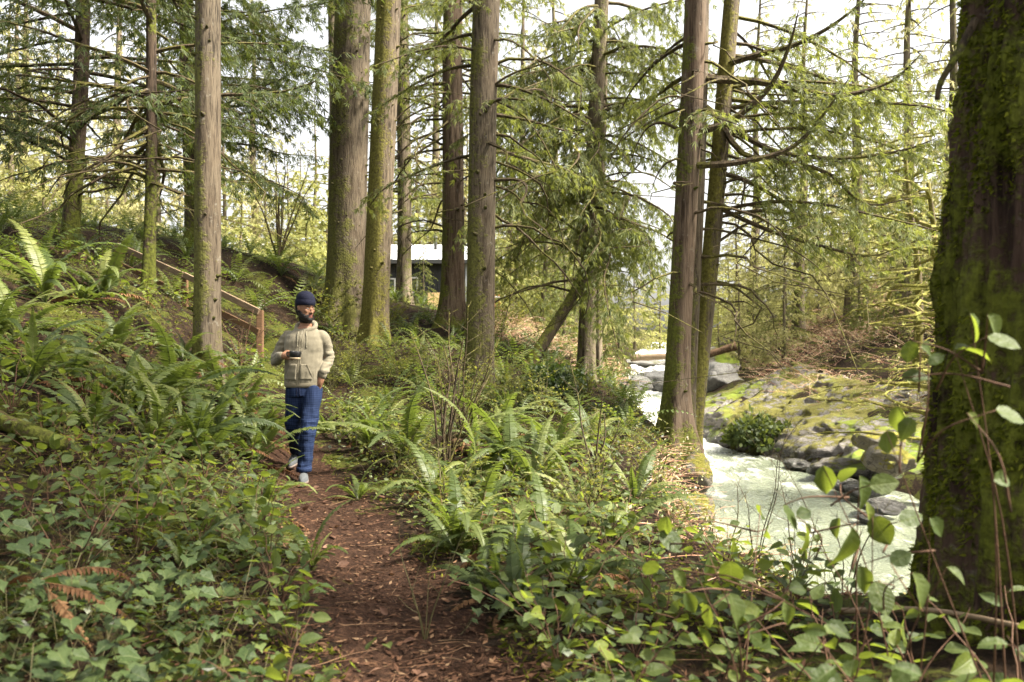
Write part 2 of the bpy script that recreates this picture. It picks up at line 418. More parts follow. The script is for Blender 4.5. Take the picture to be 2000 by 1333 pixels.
Qw = np.stack([I * n2_ + J, (I + 1) * n2_ + J, (I + 1) * n2_ + J + 1, I * n2_ + J + 1], -1).reshape(-1, 4)
tag(Geo().add(np.stack([WX, WY, WZ_], -1).reshape(-1, 3), Qw).obj('river_water', water_mat(), smooth=True), 'pale green river with white rapids upstream', kind='structure')

# ------------------------------------------------------------------ rocks
def rock_mat(name, dark, light, moss, moss_amt, lime=None, vein=True):
    k = NT(name); tc = k.n('ShaderNodeTexCoord').outputs['Object']
    a = k.noise(tc, 0.9, 6, 0.65); b = k.noise(k.mapping(tc, (1, 1, 2.6)), 3.2, 8, 0.78); c = k.noise(tc, 24.0, 4, 0.65)
    s = k.math('ADD', k.math('MULTIPLY', b, 0.6), k.math('MULTIPLY', a, 0.4))
    col = k.ramp(s, [(0.34, dark), (0.5, [(x + y) / 2 for x, y in zip(dark, light)]), (0.64, light)])
    v = k.n('ShaderNodeTexVoronoi', feature='DISTANCE_TO_EDGE'); v.inputs['Scale'].default_value = 1.3
    wv = k.mix(0.3, tc, k.noise(tc, 3.0, 4, out=1), 'ADD'); k.t.links.new(wv, v.inputs['Vector'])
    cr = k.ramp(v.outputs['Distance'], [(0.0, 0.75), (0.03, 0.0)])
    col = k.mix(cr, col, [x * 0.3 for x in dark])
    m = k.math('ADD', a, k.math('MULTIPLY', k.math('SUBTRACT', b, 0.5), 0.8))
    gn = k.n('ShaderNodeNewGeometry').outputs['Normal']; sn = k.n('ShaderNodeSeparateXYZ'); k.t.links.new(gn, sn.inputs[0])
    m = k.math('ADD', m, k.math('MULTIPLY', sn.outputs[2], 0.18))
    t = 0.84 - 0.3 * moss_amt
    mk = k.ramp(m, [(t, 0.0), (t + 0.07, 1.0)])
    mc = k.ramp(c, [(0.3, [x * 0.5 for x in moss]), (0.7, [x * 1.4 for x in moss])])
    if lime is not None:
        mc = k.mix(k.ramp(k.noise(tc, 0.33, 3), [(0.52, 0.0), (0.62, 1.0)]), mc, lime)
    col = k.mix(mk, col, mc)
    sp = k.n('ShaderNodeSeparateXYZ'); k.t.links.new(k.n('ShaderNodeNewGeometry').outputs['Position'], sp.inputs[0])
    wl = k.math('ADD', k.math('MULTIPLY', k.math('ADD', sp.outputs[2], 3.0), 0.7), k.math('MULTIPLY', k.math('SUBTRACT', b, 0.5), 0.8))   # splash zone above the water stays wet and dark
    wet = k.ramp(wl, [(0.22, 1.0), (0.48, 0.0)])
    col = k.mix(k.math('MULTIPLY', wet, 0.72), col, (0.022, 0.021, 0.019))
    h = k.math('ADD', b, k.math('ADD', k.math('MULTIPLY', c, 0.35), k.math('MULTIPLY', mk, 0.25)))
    return k.done(k.principled(col, k.mix(wet, k.ramp(mk, [(0.0, 0.5), (1.0, 0.95)]), (0.18, 0.18, 0.18)), k.bump(h, 1.0, 0.12), 0.5))
M_rock = rock_mat('river_rock', (0.05, 0.047, 0.043), (0.42, 0.375, 0.335), (0.135, 0.125, 0.020), 0.86, (0.15, 0.20, 0.015))
M_boulder = rock_mat('wet_boulder', (0.05, 0.05, 0.045), (0.25, 0.24, 0.22), (0.10, 0.11, 0.02), 0.3)
M_mossrock = rock_mat('mossy_rock', (0.07, 0.06, 0.045), (0.35, 0.30, 0.22), (0.23, 0.21, 0.025), 0.95)

def outcrop(name, label, y0, y1, d0, d1, ny_, nd_, amp, seed, crack=()):
    ys = np.linspace(y0, y1, ny_); ds = np.linspace(d0, d1, nd_)
    YY, DD = np.meshgrid(ys, ds, indexing='ij'); XX = XR(YY) + DD
    edge = np.minimum(np.minimum((YY - y0) / 2.0, (y1 - YY) / 2.0), (d1 - DD) / 1.0).clip(0, 1)
    big = fbm(XX * 0.45, YY * 0.45, 0, seed, 4)
    st = 0.55; hh = big * 0.9 + DD * 0.20 + 0.12 * YY
    ter = (np.floor(hh / st) + np.clip((hh / st - np.floor(hh / st)) * 3.2 - 1.1, 0, 1)) * st - hh
    z = WZ(YY) + far_profile(np.maximum(DD, -0.2), YY) + np.where(DD < 0, DD * 1.6, 0)
    z = z + edge * (0.14 + amp * 0.45 * big + 0.75 * ter * amp * 1.7 + 0.09 * fbm(XX * 2.2, YY * 2.2, 0, seed + 5, 4))
    for (cy, cs, cw, dep) in crack:
        q = np.abs(YY - cy - cs * DD - 0.35 * fbm(DD * 0.9, 0 * DD, cy, 4, 3)) / cw
        z = z - dep * np.exp(-q ** 2) * edge
    z = z - (1 - edge) * 0.4
    xs_ = XX + 0.25 * fbm(YY * 1.1, z * 2.5, 0, seed + 9, 3) * edge
    I, J = np.meshgrid(np.arange(ny_ - 1), np.arange(nd_ - 1), indexing='ij')
    F = np.stack([I * nd_ + J, I * nd_ + J + 1, (I + 1) * nd_ + J + 1, (I + 1) * nd_ + J], -1).reshape(-1, 4)
    o = Geo().add(np.stack([xs_, YY, z], -1).reshape(-1, 3), F[:, ::-1]).obj(name, M_rock, smooth=False)
    for p in o.data.polygons: p.use_smooth = True
    return tag(o, label, 'rock')
outcrop('rock_outcrop', 'broad sloping slab of pale mossy bedrock at the far river edge', 22.5, 41, -0.9, 6.4, 210, 90, 0.26, 41, crack=((30.2, -0.15, 0.16, 0.55), (35.5, 0.2, 0.25, 0.7), (26.4, 0.1, 0.10, 0.3)))
outcrop('rock_outcrop', 'darker rock shelf upstream of the pale slab, beside the rapids', 41.3, 58, -0.8, 3.5, 90, 40, 0.6, 77)

def boulder_mesh(name, mat, seed, sub_=4, rough=0.28, flat=0.75):
    bm = bmesh.new(); bmesh.ops.create_icosphere(bm, subdivisions=sub_, radius=1.0)
    rg = random.Random(seed); pl = [(Vector((rg.gauss(0, 1), rg.gauss(0, 1), rg.gauss(0, 0.7))).normalized(), rg.uniform(0.62, 0.95)) for _ in range(9)]
    for v in bm.verts:
        p = v.co.copy()
        for n, d in pl:
            e = p.dot(n) - d
            if e > 0: p -= n * e * 0.9
        p += p.normalized() * rough * 0.5 * (mnoise.fractal(v.co * 1.6 + Vector((seed, 0, 0)), 0.8, 2.1, 4))
        p.z *= flat; v.co = p
    me = bpy.data.meshes.new(name); bm.to_mesh(me); bm.free(); me.materials.append(mat)
    for p in me.polygons: p.use_smooth = True
    return me
def boulder(px, py, Y, size, mat, seed, label, group=None, flat=0.75, rz=0.0, dz=0.0):
    o = link('boulder', boulder_mesh('boulder', mat, seed, 4, 0.3, flat))
    p = at(px, py, Y); o.location = (p[0], p[1], p[2] + dz); o.scale = size; o.rotation_euler = (0, 0, rz)
    return tag(o, label, 'boulder', group)
boulder(1235, 752, 49, (1.3, 1.1, 0.75), M_boulder, 3, 'small grey boulder left of the bigger one in the white rapids')
boulder(1290, 748, 50, (1.9, 1.4, 1.15), M_boulder, 5, 'bigger grey boulder in the white rapids left of the leaning trunks')
boulder(1265, 711, 61, (2.6, 1.2, 0.5), M_boulder, 8, 'long flat rock ledge crossing the top of the rapids')
boulder(1385, 722, 47, (2.2, 1.8, 1.5), M_rock, 11, 'dark angular boulder right of the twin cedar trunks', dz=0.1)
boulder(1405, 742, 42, (1.2, 1.4, 1.2), M_boulder, 12, 'black wet boulder below the angular boulder by the slab')
boulder(1650, 912, 24.6, (1.0, .6, 0.4), M_rock, 14, 'low pale ledge stone at the water line below the slab')
boulder(1740, 900, 21.5, (.7, .8, 0.6), M_mossrock, 15, 'yellow mossy boulder beside the big dark trunk across the river')
boulder(1715, 862, 24.0, (.8, .8, 0.5), M_mossrock, 18, 'yellow mossy boulder above and behind the one by the big trunk')
boulder(1350, 925, 10.8, (0.26, 0.3, 0.42), M_mossrock, 21, 'upright yellow mossy rock just under the twin cedar trunks')
boulder(1362, 1000, 10.3, (0.24, 0.26, 0.40), M_mossrock, 22, 'yellow mossy rock in the middle of the cliff below the cedars')
boulder(1335, 1060, 9.6, (0.22, 0.25, 0.30), M_mossrock, 23, 'lowest yellow mossy rock on the cliff below the cedars')
boulder(1210, 830, 15.5, (0.45, 0.5, 0.5), M_mossrock, 24, 'mossy rock on the bank edge left of the twin cedars')
for i, (px, py, Y, s) in enumerate(((1690, 955, 21.5, .5), (1655, 945, 22.5, .42), (1722, 985, 19.6, .45), (1700, 1010, 18.8, .3), (1610, 915, 25.0, .5), (1560, 905, 26.8, .45))):
    boulder(px, py, Y, (s * 1.3, s, s * .6), M_boulder, 40 + i, 'small wet grey stone in the shallows at the far water edge', 'stones in the far shallows', dz=-0.05, rz=i)

# ------------------------------------------------------------------ timber: handrail, stake, logs
def wood_mat(name, dark, light, vs=(6, 6, 1)):
    k = NT(name); tc = k.n('ShaderNodeTexCoord').outputs['Object']
    g = k.noise(k.mapping(tc, vs), 9.0, 5, 0.6); p = k.noise(tc, 3.0, 3)
    c = k.ramp(k.math('ADD', k.math('MULTIPLY', g, 0.7), k.math('MULTIPLY', p, 0.3)), [(0.3, dark), (0.7, light)])
    return k.done(k.principled(c, 0.75, k.bump(g, 0.5, 0.006), 0.25))
M_post = wood_mat('cedar_post', (0.07, 0.038, 0.020), (0.17, 0.098, 0.052))
M_rail = wood_mat('weathered_rail', (0.11, 0.078, 0.05), (0.25, 0.18, 0.115), (1, 6, 6))
def board(name, a, b, w, h, mat, parent=None, off=(0, 0, 0)):
    """a squared timber from a to b, its own frame along local x so the grain follows it; edges slightly rounded"""
    a = Vector(a); b = Vector(b); L = (b - a).length
    bm = bmesh.new(); bmesh.ops.create_cube(bm, size=1.0)
    for v in bm.verts: v.co = Vector((v.co.x * L, v.co.y * w, v.co.z * h))
    bmesh.ops.bevel(bm, geom=bm.edges[:], offset=min(w, h) * 0.09, segments=2, affect='EDGES')
    me = bpy.data.meshes.new(name); bm.to_mesh(me); bm.free(); me.materials.append(mat)
    o = link(name, me, parent)
    d = (b - a).normalized(); q = d.to_track_quat('X', 'Z')
    o.rotation_euler = q.to_euler(); o.location = (a + b) / 2 - Vector(off)
    return o
pA, pB, pC = at(231, 478, 13.4), at(361, 535, 12.7), at(508, 606, 12.0)
rl = empty('handrail', (pC[0], pC[1], h1(pC[0], pC[1])), 0, 'weathered wooden handrail with two sloping rails coming down the fern bank', 'handrail')
off = tuple(rl.location)
for p, w in ((pA, 0.10), (pB, 0.09), (pC, 0.092)):
    lo = (p[0], p[1], min(h1(p[0], p[1]) - 0.25, p[2] - 0.8)); board('post', lo, p, w, w, M_post, rl, off)
dz = np.array([0, -0.055, -0.03])
for a, b in ((pA, pB), (pB, pC)):
    board('rail', a + dz * 0.7, b + dz * 1.0, 0.045, 0.09, M_rail, rl, off)
    board('rail', a + dz * 0.7 + [0, 0, -0.30], b + dz + [0, 0, -0.30], 0.04, 0.085, M_post, rl, off)
sp = at(1105, 800, 10.6); board_o = board('wooden_stake', (sp[0], sp[1], h1(sp[0], sp[1]) - 0.2), sp, 0.075, 0.07, M_post)
tag(board_o, 'short square wooden stake standing among the ferns before the river', 'stake')
M_logbark = bark_mat('log_bark', (0.035, 0.022, 0.014), (0.17, 0.105, 0.062), moss_amt=0.35, bumpd=0.03)
def log(a, b, r0, r1, name, label, mat=M_logbark, mid=0.0):
    P = spline([a, (np.asarray(a) + np.asarray(b)) / 2 + [0, 0, mid], b], 16)
    rr = np.linspace(r0, r1, 16) * (1 + 0.10 * vnoise(np.arange(16) * 0.7, r0 * 50))
    V, F = tube(P, rr, 20); nz = fbm(V[:, 0] * 9, V[:, 1] * 9, V[:, 2] * 9, 3, 3)[:, None]
    C = np.repeat(P, 20, 0); V = V + (V - C) * 0.16 * nz
    return tag(Geo().add(V, F).obj(name, mat, smooth=True), label, 'log')
_a, _b = at(872, 838, 8.7), at(1010, 868, 8.0); _a[2] = h1(_a[0], _a[1]) + .10; _b[2] = h1(_b[0], _b[1]) + .05
log(_a, _b, 0.075, 0.06, 'fallen_log', 'short rotten brown log lying among the ferns in the middle of the slope')
log(at(1348, 703, 45), at(1438, 676, 44.5), 0.14, 0.22, 'drift_log', 'dark driftwood log stranded on rocks behind the cedar trunks')
log(at(1232, 708, 58) + [0, 0, .3], at(1335, 703, 57) + [0, 0, .3], 0.25, 0.2, 'drift_log', 'driftwood log lying across the top of the rapids', M_rail)
log(at(-60, 800, 5.4), at(120, 868, 5.0), 0.07, 0.045, 'mossy_log', 'thin mossy fallen trunk at the left edge under the ferns', bark_mat('mossy_log_bark', (0.03, 0.02, 0.012), (0.11, 0.075, 0.045), moss_amt=0.95, bumpd=0.03))
log(at(-40, 462, 12.2), at(160, 508, 11.6), 0.13, 0.09, 'fallen_log', 'dark fallen log lying on the crest of the left bank')
log(at(205, 688, 8.6), at(262, 676, 8.9), 0.012, 0.008, 'broken_branch', 'short pale broken branch lying on the left bank', M_rail)
log(at(1620, 1195, 3.3), at(2050, 1235, 2.6), 0.012, 0.008, 'broken_branch', 'long pale bare branch lying before the big dark trunk', M_rail, 0.04)

# ------------------------------------------------------------------ the cabin
M_wall = plain('dark_siding', (0.022, 0.023, 0.022), 0.7); M_roof = plain('metal_roof', (0.42, 0.43, 0.45), 0.4, 0.6, 0.05, 3.0)
M_trim = plain('white_trim', (0.55, 0.54, 0.50), 0.6); M_fascia = plain('red_fascia', (0.35, 0.085, 0.05), 0.6)
M_greytrim = plain('grey_corrugated', (0.30, 0.32, 0.33), 0.5, 0.5); M_ply = wood_mat('plywood', (0.42, 0.27, 0.12), (0.62, 0.44, 0.23))
M_orange = wood_mat('orange_cedar', (0.30, 0.13, 0.04), (0.48, 0.23, 0.09)); M_pipe = plain('stove_pipe', (0.03, 0.03, 0.03), 0.4)
k = NT('window_glass'); M_glass = k.done(k.principled((0.06, 0.075, 0.05), 0.05, None, 0.7))
CB = at(900, 600, 34.0); cx, cy, cz = float(CB[0]), float(CB[1]), float(CB[2])
X0, X1 = float(at(690, 0, 34)[0]) - cx, float(at(908, 0, 34)[0]) - cx
ez = float(at(0, 510, 34)[2]) - cz; rz_ = float(at(0, 481, 36.6)[2]) - cz
cab = empty('cabin', (cx, cy, cz), 0, 'small dark cabin with a pale metal roof half hidden behind the trunks', 'cabin')
g = Geo(); nP = 24; wid = (X1 - X0) / nP
wl = Geo().box(((X0 + X1) / 2, 2.6, (ez - 1.6) / 2), (X1 - X0 - 0.1, 5.0, ez + 1.6)).obj('wall', M_wall, cab)
for i in range(nP): Geo().box((X0 + (i + 0.5) * wid, 0.085, (ez - 1.6) / 2), (wid - 0.03, 0.03, ez + 1.55)).obj('board', M_wall, wl)
gw = Geo().add([[X1, 0.1, ez - .06], [X1, 5.1, ez - .06], [X1, 2.6, rz_ - 0.12], [X1 - .12, 0.1, ez - .06], [X1 - .12, 5.1, ez - .06], [X1 - .12, 2.6, rz_ - 0.12]],
         [np.array([[0, 1, 2], [5, 4, 3]]), np.array([[0, 3, 4, 1], [1, 4, 5, 2], [2, 5, 3, 0]])]).obj('gable', M_wall, cab)
ra = math.atan2(rz_ - ez, 2.9)
rf = Geo()
for s in (0, 1):
    y0, y1 = (-0.3, 2.6) if s == 0 else (5.5, 2.6)
    a = [[X0 - .3, y0, ez - 0.02], [X1 + .45, y0, ez - 0.02], [X1 + .45, y1, rz_], [X0 - .3, y1, rz_]]
    b = [[p[0], p[1], p[2] + 0.06] for p in a]
    rf.add(a + b, np.array([[3, 2, 1, 0], [4, 5, 6, 7], [0, 1, 5, 4], [1, 2, 6, 5], [2, 3, 7, 6], [3, 0, 4, 7]]))
roof = rf.obj('roof', M_roof, cab)
nS = 11
for i in range(nS + 1):
    x = X0 - .28 + i * (X1 - X0 + .7) / nS
    o = board('roof_seam', (x, -0.31, ez + 0.065), (x, 2.58, rz_ + 0.085), 0.03, 0.05, M_greytrim, roof)
board('fascia', (X1 + .475, -0.32, ez - 0.05), (X1 + .475, 2.6, rz_ - 0.03), 0.04, 0.2, M_fascia, cab)
board('fascia', (X0 - .3, -0.325, ez - 0.06), (X1 + .45, -0.325, ez - 0.06), 0.04, 0.16, M_wall, cab)
board('corner_trim', (X1 + 0.06, 0.02, -1.4), (X1 + 0.06, 0.02, ez - .1), 0.14, 0.10, M_greytrim, cab)
board('corner_trim', (X1 + 0.06, 0.55, -1.4), (X1 + 0.06, 0.55, ez - .1), 0.9, 0.05, M_greytrim, cab)
board('corner_board', (X1 + 0.22, 1.2, -1.4), (X1 + 0.22, 1.2, ez - .1), 0.1, 0.22, M_orange, cab)
def cwin(px0, px1, py0, py1):
    a = at(px0, py1, 34.0); b = at(px1, py0, 34.0); x0, x1, z0, z1 = a[0] - cx, b[0] - cx, a[2] - cz, b[2] - cz
    w = Geo(); t = 0.06
    for c, s in ((((x0 + x1) / 2, 0.03, z0), (x1 - x0 + t, .06, t)), (((x0 + x1) / 2, 0.03, z1), (x1 - x0 + t, .06, t)), ((x0, 0.03, (z0 + z1) / 2), (t, .06, z1 - z0 - t)), ((x1, 0.03, (z0 + z1) / 2), (t, .06, z1 - z0 - t))): w.box(c, s)
    f = w.obj('window', M_trim, cab)
    Geo().box(((x0 + x1) / 2, 0.045, (z0 + z1) / 2), (x1 - x0 - t, 0.02, z1 - z0 - t)).obj('pane', M_glass, f)
cwin(744, 771, 545, 572); cwin(800, 815, 543, 572)
pp = at(848, 468, 35); q = pp - np.array([cx, cy, cz])
pg = Geo().tube([[q[0], 1.6, ez], [q[0], 1.6, q[2] + 0.15]], 0.07, 12); pg.tube([[q[0], 1.6, q[2] + .16], [q[0], 1.6, q[2] + .28]], [0.12, 0.03], 12); pg.obj('stove_pipe', M_pipe, cab)
pl = empty('plywood_panel', at(848, 600, 31), 0, 'pale plywood panels on a frame in front of the dark cabin', 'panel'); o0 = np.array(pl.location)
for i, (a, b) in enumerate(((835, 847), (847.6, 860))):
    c0, c1 = at(a, 622, 31) - o0, at(b, 572, 31) - o0
    Geo().box((c0 + c1) / 2, (c1[0] - c0[0] - .01, 0.03, c1[2] - c0[2])).obj('board', M_ply, pl)
dk = empty('wooden_deck', at(968, 640, 31), 0, 'raised wooden deck with thin railing standing on posts beside the cabin', 'deck'); o0 = np.array(dk.location)
def dp(px, py, Y=31): return at(px, py, Y) - o0
Geo().box((dp(930, 608) + dp(976, 604)) / 2 + [0, .6, 0], (dp(976, 0) - dp(905, 0))[0:1].tolist() + [1.6, 0.08]).obj('platform', M_post, dk)
for px in (962, 967, 976): board('post', dp(px, 690), dp(px, 607), .07, .07, M_pipe if px > 963 else M_post, dk)
for px in (958, 966.5, 974.5): board('baluster', dp(px, 607), dp(px, 576), .045, .045, M_orange, dk)
board('railing', dp(930, 577), dp(978, 581), .08, .05, M_trim, dk); board('railing', dp(930, 590), dp(978, 592), .04, .04, M_orange, dk)

# ------------------------------------------------------------------ trees
B_grey = bark_mat('cedar_bark_grey', (0.030, 0.023, 0.016), (0.108, 0.088, 0.062), moss_amt=0.46, reddish=(0.090, 0.064, 0.042), moss=(0.085, 0.085, 0.02), side=(-0.8, -0.3, 0), base_moss=0.2)
B_moss = bark_mat('cedar_bark_mossy', (0.030, 0.022, 0.014), (0.128, 0.100, 0.070), moss_amt=0.95, moss=(0.115, 0.105, 0.022), side=(-0.9, -0.1, 0), base_moss=0.12)
B_red = bark_mat('cedar_bark_red', (0.030, 0.020, 0.013), (0.120, 0.090, 0.064), moss_amt=0.36, reddish=(0.095, 0.060, 0.040), side=(-0.8, 0, 0), base_moss=0.2, vs=0.07)
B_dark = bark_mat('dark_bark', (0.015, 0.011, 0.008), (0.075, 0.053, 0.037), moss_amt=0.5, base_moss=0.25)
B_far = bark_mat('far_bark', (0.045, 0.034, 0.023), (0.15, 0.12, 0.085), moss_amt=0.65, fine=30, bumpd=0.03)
B_hero = bark_mat('big_cedar_bark', (0.010, 0.006, 0.004), (0.085, 0.056, 0.041), moss=(0.080, 0.092, 0.010), moss_amt=0.84, vs=0.07, fine=38, bumpd=0.03, reddish=(0.065, 0.038, 0.028))
M_twig = bark_mat('mossy_twig', (0.022, 0.017, 0.010), (0.085, 0.062, 0.038), moss=(0.085, 0.08, 0.018), moss_amt=0.75)
M_twigbright = bark_mat('bright_mossy_limb', (0.06, 0.05, 0.02), (0.16, 0.12, 0.06), moss=(0.18, 0.175, 0.035), moss_amt=1.0)
M_twigdark = bark_mat('dark_twig', (0.016, 0.012, 0.008), (0.07, 0.05, 0.03), moss_amt=0.5)
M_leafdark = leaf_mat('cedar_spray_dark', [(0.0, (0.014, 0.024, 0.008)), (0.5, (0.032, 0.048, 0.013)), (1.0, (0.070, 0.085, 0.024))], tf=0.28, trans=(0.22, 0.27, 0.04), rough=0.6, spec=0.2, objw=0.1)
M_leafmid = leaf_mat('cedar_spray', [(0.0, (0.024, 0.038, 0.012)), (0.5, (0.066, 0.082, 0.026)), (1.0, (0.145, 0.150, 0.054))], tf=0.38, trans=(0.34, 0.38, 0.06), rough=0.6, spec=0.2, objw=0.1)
M_leaflight = leaf_mat('conifer_spray_light', [(0.0, (0.13, 0.135, 0.055)), (0.5, (0.27, 0.255, 0.115)), (1.0, (0.42, 0.38, 0.19))], tf=0.42, trans=(0.48, 0.48, 0.14), rough=0.65, spec=0.15, objw=0.35)  # far foliage paled: distant brightness and haze put into the colour
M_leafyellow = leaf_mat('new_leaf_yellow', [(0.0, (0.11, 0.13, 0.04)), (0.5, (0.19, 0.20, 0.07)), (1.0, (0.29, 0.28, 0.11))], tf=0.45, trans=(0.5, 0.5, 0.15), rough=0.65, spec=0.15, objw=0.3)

def blades(geo, P, D, N, L, W, mi, lacy=False):
    """diamond leaf-sprays: base P, direction D, flat normal N, length L, width W"""
    D = unit(D); S = unit(np.cross(D, N)); n = len(P)
    L = np.broadcast_to(L, (n,))[:, None]; W = np.broadcast_to(W, (n,))[:, None]
    def one(D, S, L, W):
        m = P + D * L * 0.42 - unit(N) * L * 0.06
        V = np.stack([P, m + S * W * 0.5, P + D * L, m - S * W * 0.5], 1).reshape(-1, 3)
        geo.add(V, np.arange(4 * n).reshape(-1, 4), mi)
    if not lacy: one(D, S, L, W); return
    one(D, S, L, W * 0.5)
    for sg, f, ang in ((1, 0.72, 0.62), (-1, 0.66, 0.55)):
        one(unit(D + S * sg * ang), unit(S - D * sg * ang), L * f, W * 0.42)

def branch(geo, P0, az, L, rise, droop, up, r0, rng, lets=10.5, step=0.075, bl=(0.13, 0.035), fol=1.0, t0=0.15, let_len=0.32, hang=0.95, tw=4, fan=2, pts=None, mi_t=0, mi_l=1, wig=0.05, lacy=True, curl=0.10):
    """one limb with side branchlets and hanging sprays, appended to geo (twigs: material mi_t, sprays: mi_l)"""
    n = 10
    if pts is None:
        t = np.linspace(0, 1, n)
        h = L * t; z = L * (rise * t - droop * t ** 2 + up * t ** 3)
        aw = az + wig * 4 * vnoise(t * 3.0, rng.random() * 99) * t
        P = np.stack([P0[0] + np.cos(aw) * h, P0[1] + np.sin(aw) * h, P0[2] + z], -1)
        P[1:] += np.cumsum(rng.normal(0, wig * 0.055 * L, (n - 1, 3)), 0) * 0.55
    else:
        P = spline(pts, 16); n = 16; t = np.linspace(0, 1, n); L = float(np.linalg.norm(np.diff(P, axis=0), axis=1).sum())
    geo.tube(P, r0 * (1 - t) ** 0.8 + min(0.005, r0 * 0.35), tw + (2 if r0 > 0.03 else 0), mi_t, cap=False)
    nb = max(2, int(L * lets))
    tt = np.clip(t0 + (1 - t0) * (np.arange(nb) + rng.random(nb)) / nb, 0, 0.999)
    T = unit(np.gradient(P, axis=0))
    ix = tt * (n - 1); i0 = ix.astype(int); fr = (ix - i0)[:, None]
    B = P[i0] * (1 - fr) + P[np.minimum(i0 + 1, n - 1)] * fr; Tb = T[i0]
    side = np.where(np.arange(nb) % 2 == 0, 1.0, -1.0)[:, None]
    S = unit(np.cross(Tb, np.array([0, 0, 1.0]))) * side
    d0 = unit(Tb * 0.65 + S * (0.75 + 0.3 * rng.random((nb, 1))) + rng.normal(0, 0.18, (nb, 3)))
    ll = np.maximum(0.12, L * let_len * (1.15 - 0.8 * tt) * rng.uniform(0.55, 1.25, nb))
    ns = 5; s = np.linspace(0, 1, ns)
    dr = (0.35 + 0.4 * rng.random(nb)) * hang
    Q = B[:, None, :] + d0[:, None, :] * (ll[:, None] * s[None])[..., None]
    Q[:, :, 2] -= (ll * dr)[:, None] * (s ** 2)[None]
    cw = curl * ll[:, None] * np.sin(s[None] * rng.uniform(3, 7, (nb, 1)) + rng.uniform(0, 6, (nb, 1))) * s[None]
    Q += cw[..., None] * unit(np.cross(d0, np.array([0, 0, 1.0])))[:, None, :]; Q[:, :, 2] += cw * 0.6
    # branchlet twigs: thin 3-sided strips
    rr = np.interp(tt, [0, 1], [max(min(0.004, r0 * .6), r0 * 0.28), min(0.004, r0 * .6)])[:, None] * (1 - 0.75 * s)[None]
    off = np.array([[0, 0, 1.0], [0.87, 0, -0.5], [-0.87, 0, -0.5]])
    Sx = unit(np.cross(d0, np.array([0, 0, 1.0])))
    ring = off[None, None, :, 2:3] * np.array([0, 0, 1.0]) + off[None, None, :, 0:1] * Sx[:, None, None, :]
    Vt = Q[:, :, None, :] + rr[:, :, None, None] * ring
    base = (np.arange(nb) * ns * 3)[:, None, None]; a = (np.arange(ns - 1) * 3)[None, :, None]; j = np.arange(3)[None, None, :]; j2 = (j + 1) % 3
    F = np.stack([base + a + j, base + a + j2, base + a + 3 + j2, base + a + 3 + j], -1).reshape(-1, 4)
    geo.add(Vt.reshape(-1, 3), F, mi_t)
    if fol <= 0: return P
    kmax = max(2, int(ll.max() / step)); u = (np.arange(kmax) + 0.5)[None] * step / ll[:, None] + rng.uniform(-0.05, 0.05, (nb, kmax))
    ok = (u > 0.08) & (u < 1.02) & (rng.random((nb, kmax)) < fol)
    bi, ki = np.nonzero(ok); uu = u[bi, ki]
    p = B[bi] + d0[bi] * (ll[bi] * uu)[:, None]; p[:, 2] -= ll[bi] * dr[bi] * uu ** 2
    tang = d0[bi].copy(); tang[:, 2] -= 2 * dr[bi] * uu; tang = unit(tang)
    for f in range(fan):
        sd = (rng.random(len(p)) - 0.5)[:, None] * 2.4
        sv = unit(np.cross(tang, np.array([0, 0, 1.0]))) * sd
        D = tang * 0.7 + sv + np.array([0, 0, -1.0]) * hang * rng.uniform(0.2, 1.1, (len(p), 1)) + rng.normal(0, 0.22, p.shape)
        N = np.array([0, 0, 1.0]) + rng.normal(0, 0.55, p.shape)
        sz = rng.uniform(0.6, 1.25, len(p))
        blades(geo, p + rng.normal(0, 0.012, p.shape), D, N, bl[0] * sz, bl[1] * sz * rng.uniform(0.7, 1.3, len(p)), mi_l, lacy)
    return P

def trunk_geo(P0, axis_dir, height, r_base, r_top, flare=0.5, ns=40, nr=None, seed=0, lobes=5, sink=0.35, bend=0.0, furrow=0.02):
    nr = nr or int(18 + height * 4)
    s = np.concatenate([np.linspace(-sink, 1.4, 22), np.linspace(1.4, height, nr)[1:]])
    d = unit(axis_dir)
    P = P0[None] + d[None] * s[:, None]
    P[:, 0] += bend * np.sin(s * 0.7 + seed) * 0.06; P[:, 1] += bend * np.cos(s * 0.6 + seed) * 0.05
    tt = np.clip(s / height, 0, 1); r = r_base + (r_top - r_base) * tt ** 0.9
    fl = flare * r_base * np.exp(-np.maximum(s, -0.1) / 0.42)
    a = np.arange(ns) / ns * 2 * np.pi
    lob = (0.5 + 0.5 * np.cos(lobes * a + seed * 1.7 + 0.8 * np.sin(2 * a + seed)))[None]
    rad = r[:, None] + fl[:, None] * (0.45 + 1.0 * lob) + (r * 0.035)[:, None] * np.cos(3 * a + seed)[None]
    rad = rad * (1 + furrow * fbm(np.cos(a)[None] * 5 + seed, np.sin(a)[None] * 5, s[:, None] * 0.45, seed, 4) + 0.5 * furrow * vnoise(np.cos(a)[None] * 12, np.sin(a)[None] * 12, s[:, None] * 1.3, seed))
    V = P[:, None, :] + rad[..., None] * np.stack([np.cos(a), np.sin(a), 0 * a], -1)[None]
    return V.reshape(-1, 3), ring_faces(len(s), ns), s, P, r

_stub = None
def stub_mesh(mat):
    g = Geo(); P = np.array([[0, 0, 0], [0.3, 0, .02], [0.7, 0.03, .07], [1, .05, .16]]); V, F = tube(P, [0.62, 0.36, .27, .15], 8)
    g.add(V, F); return g.mesh('branch_stub', mat, True)

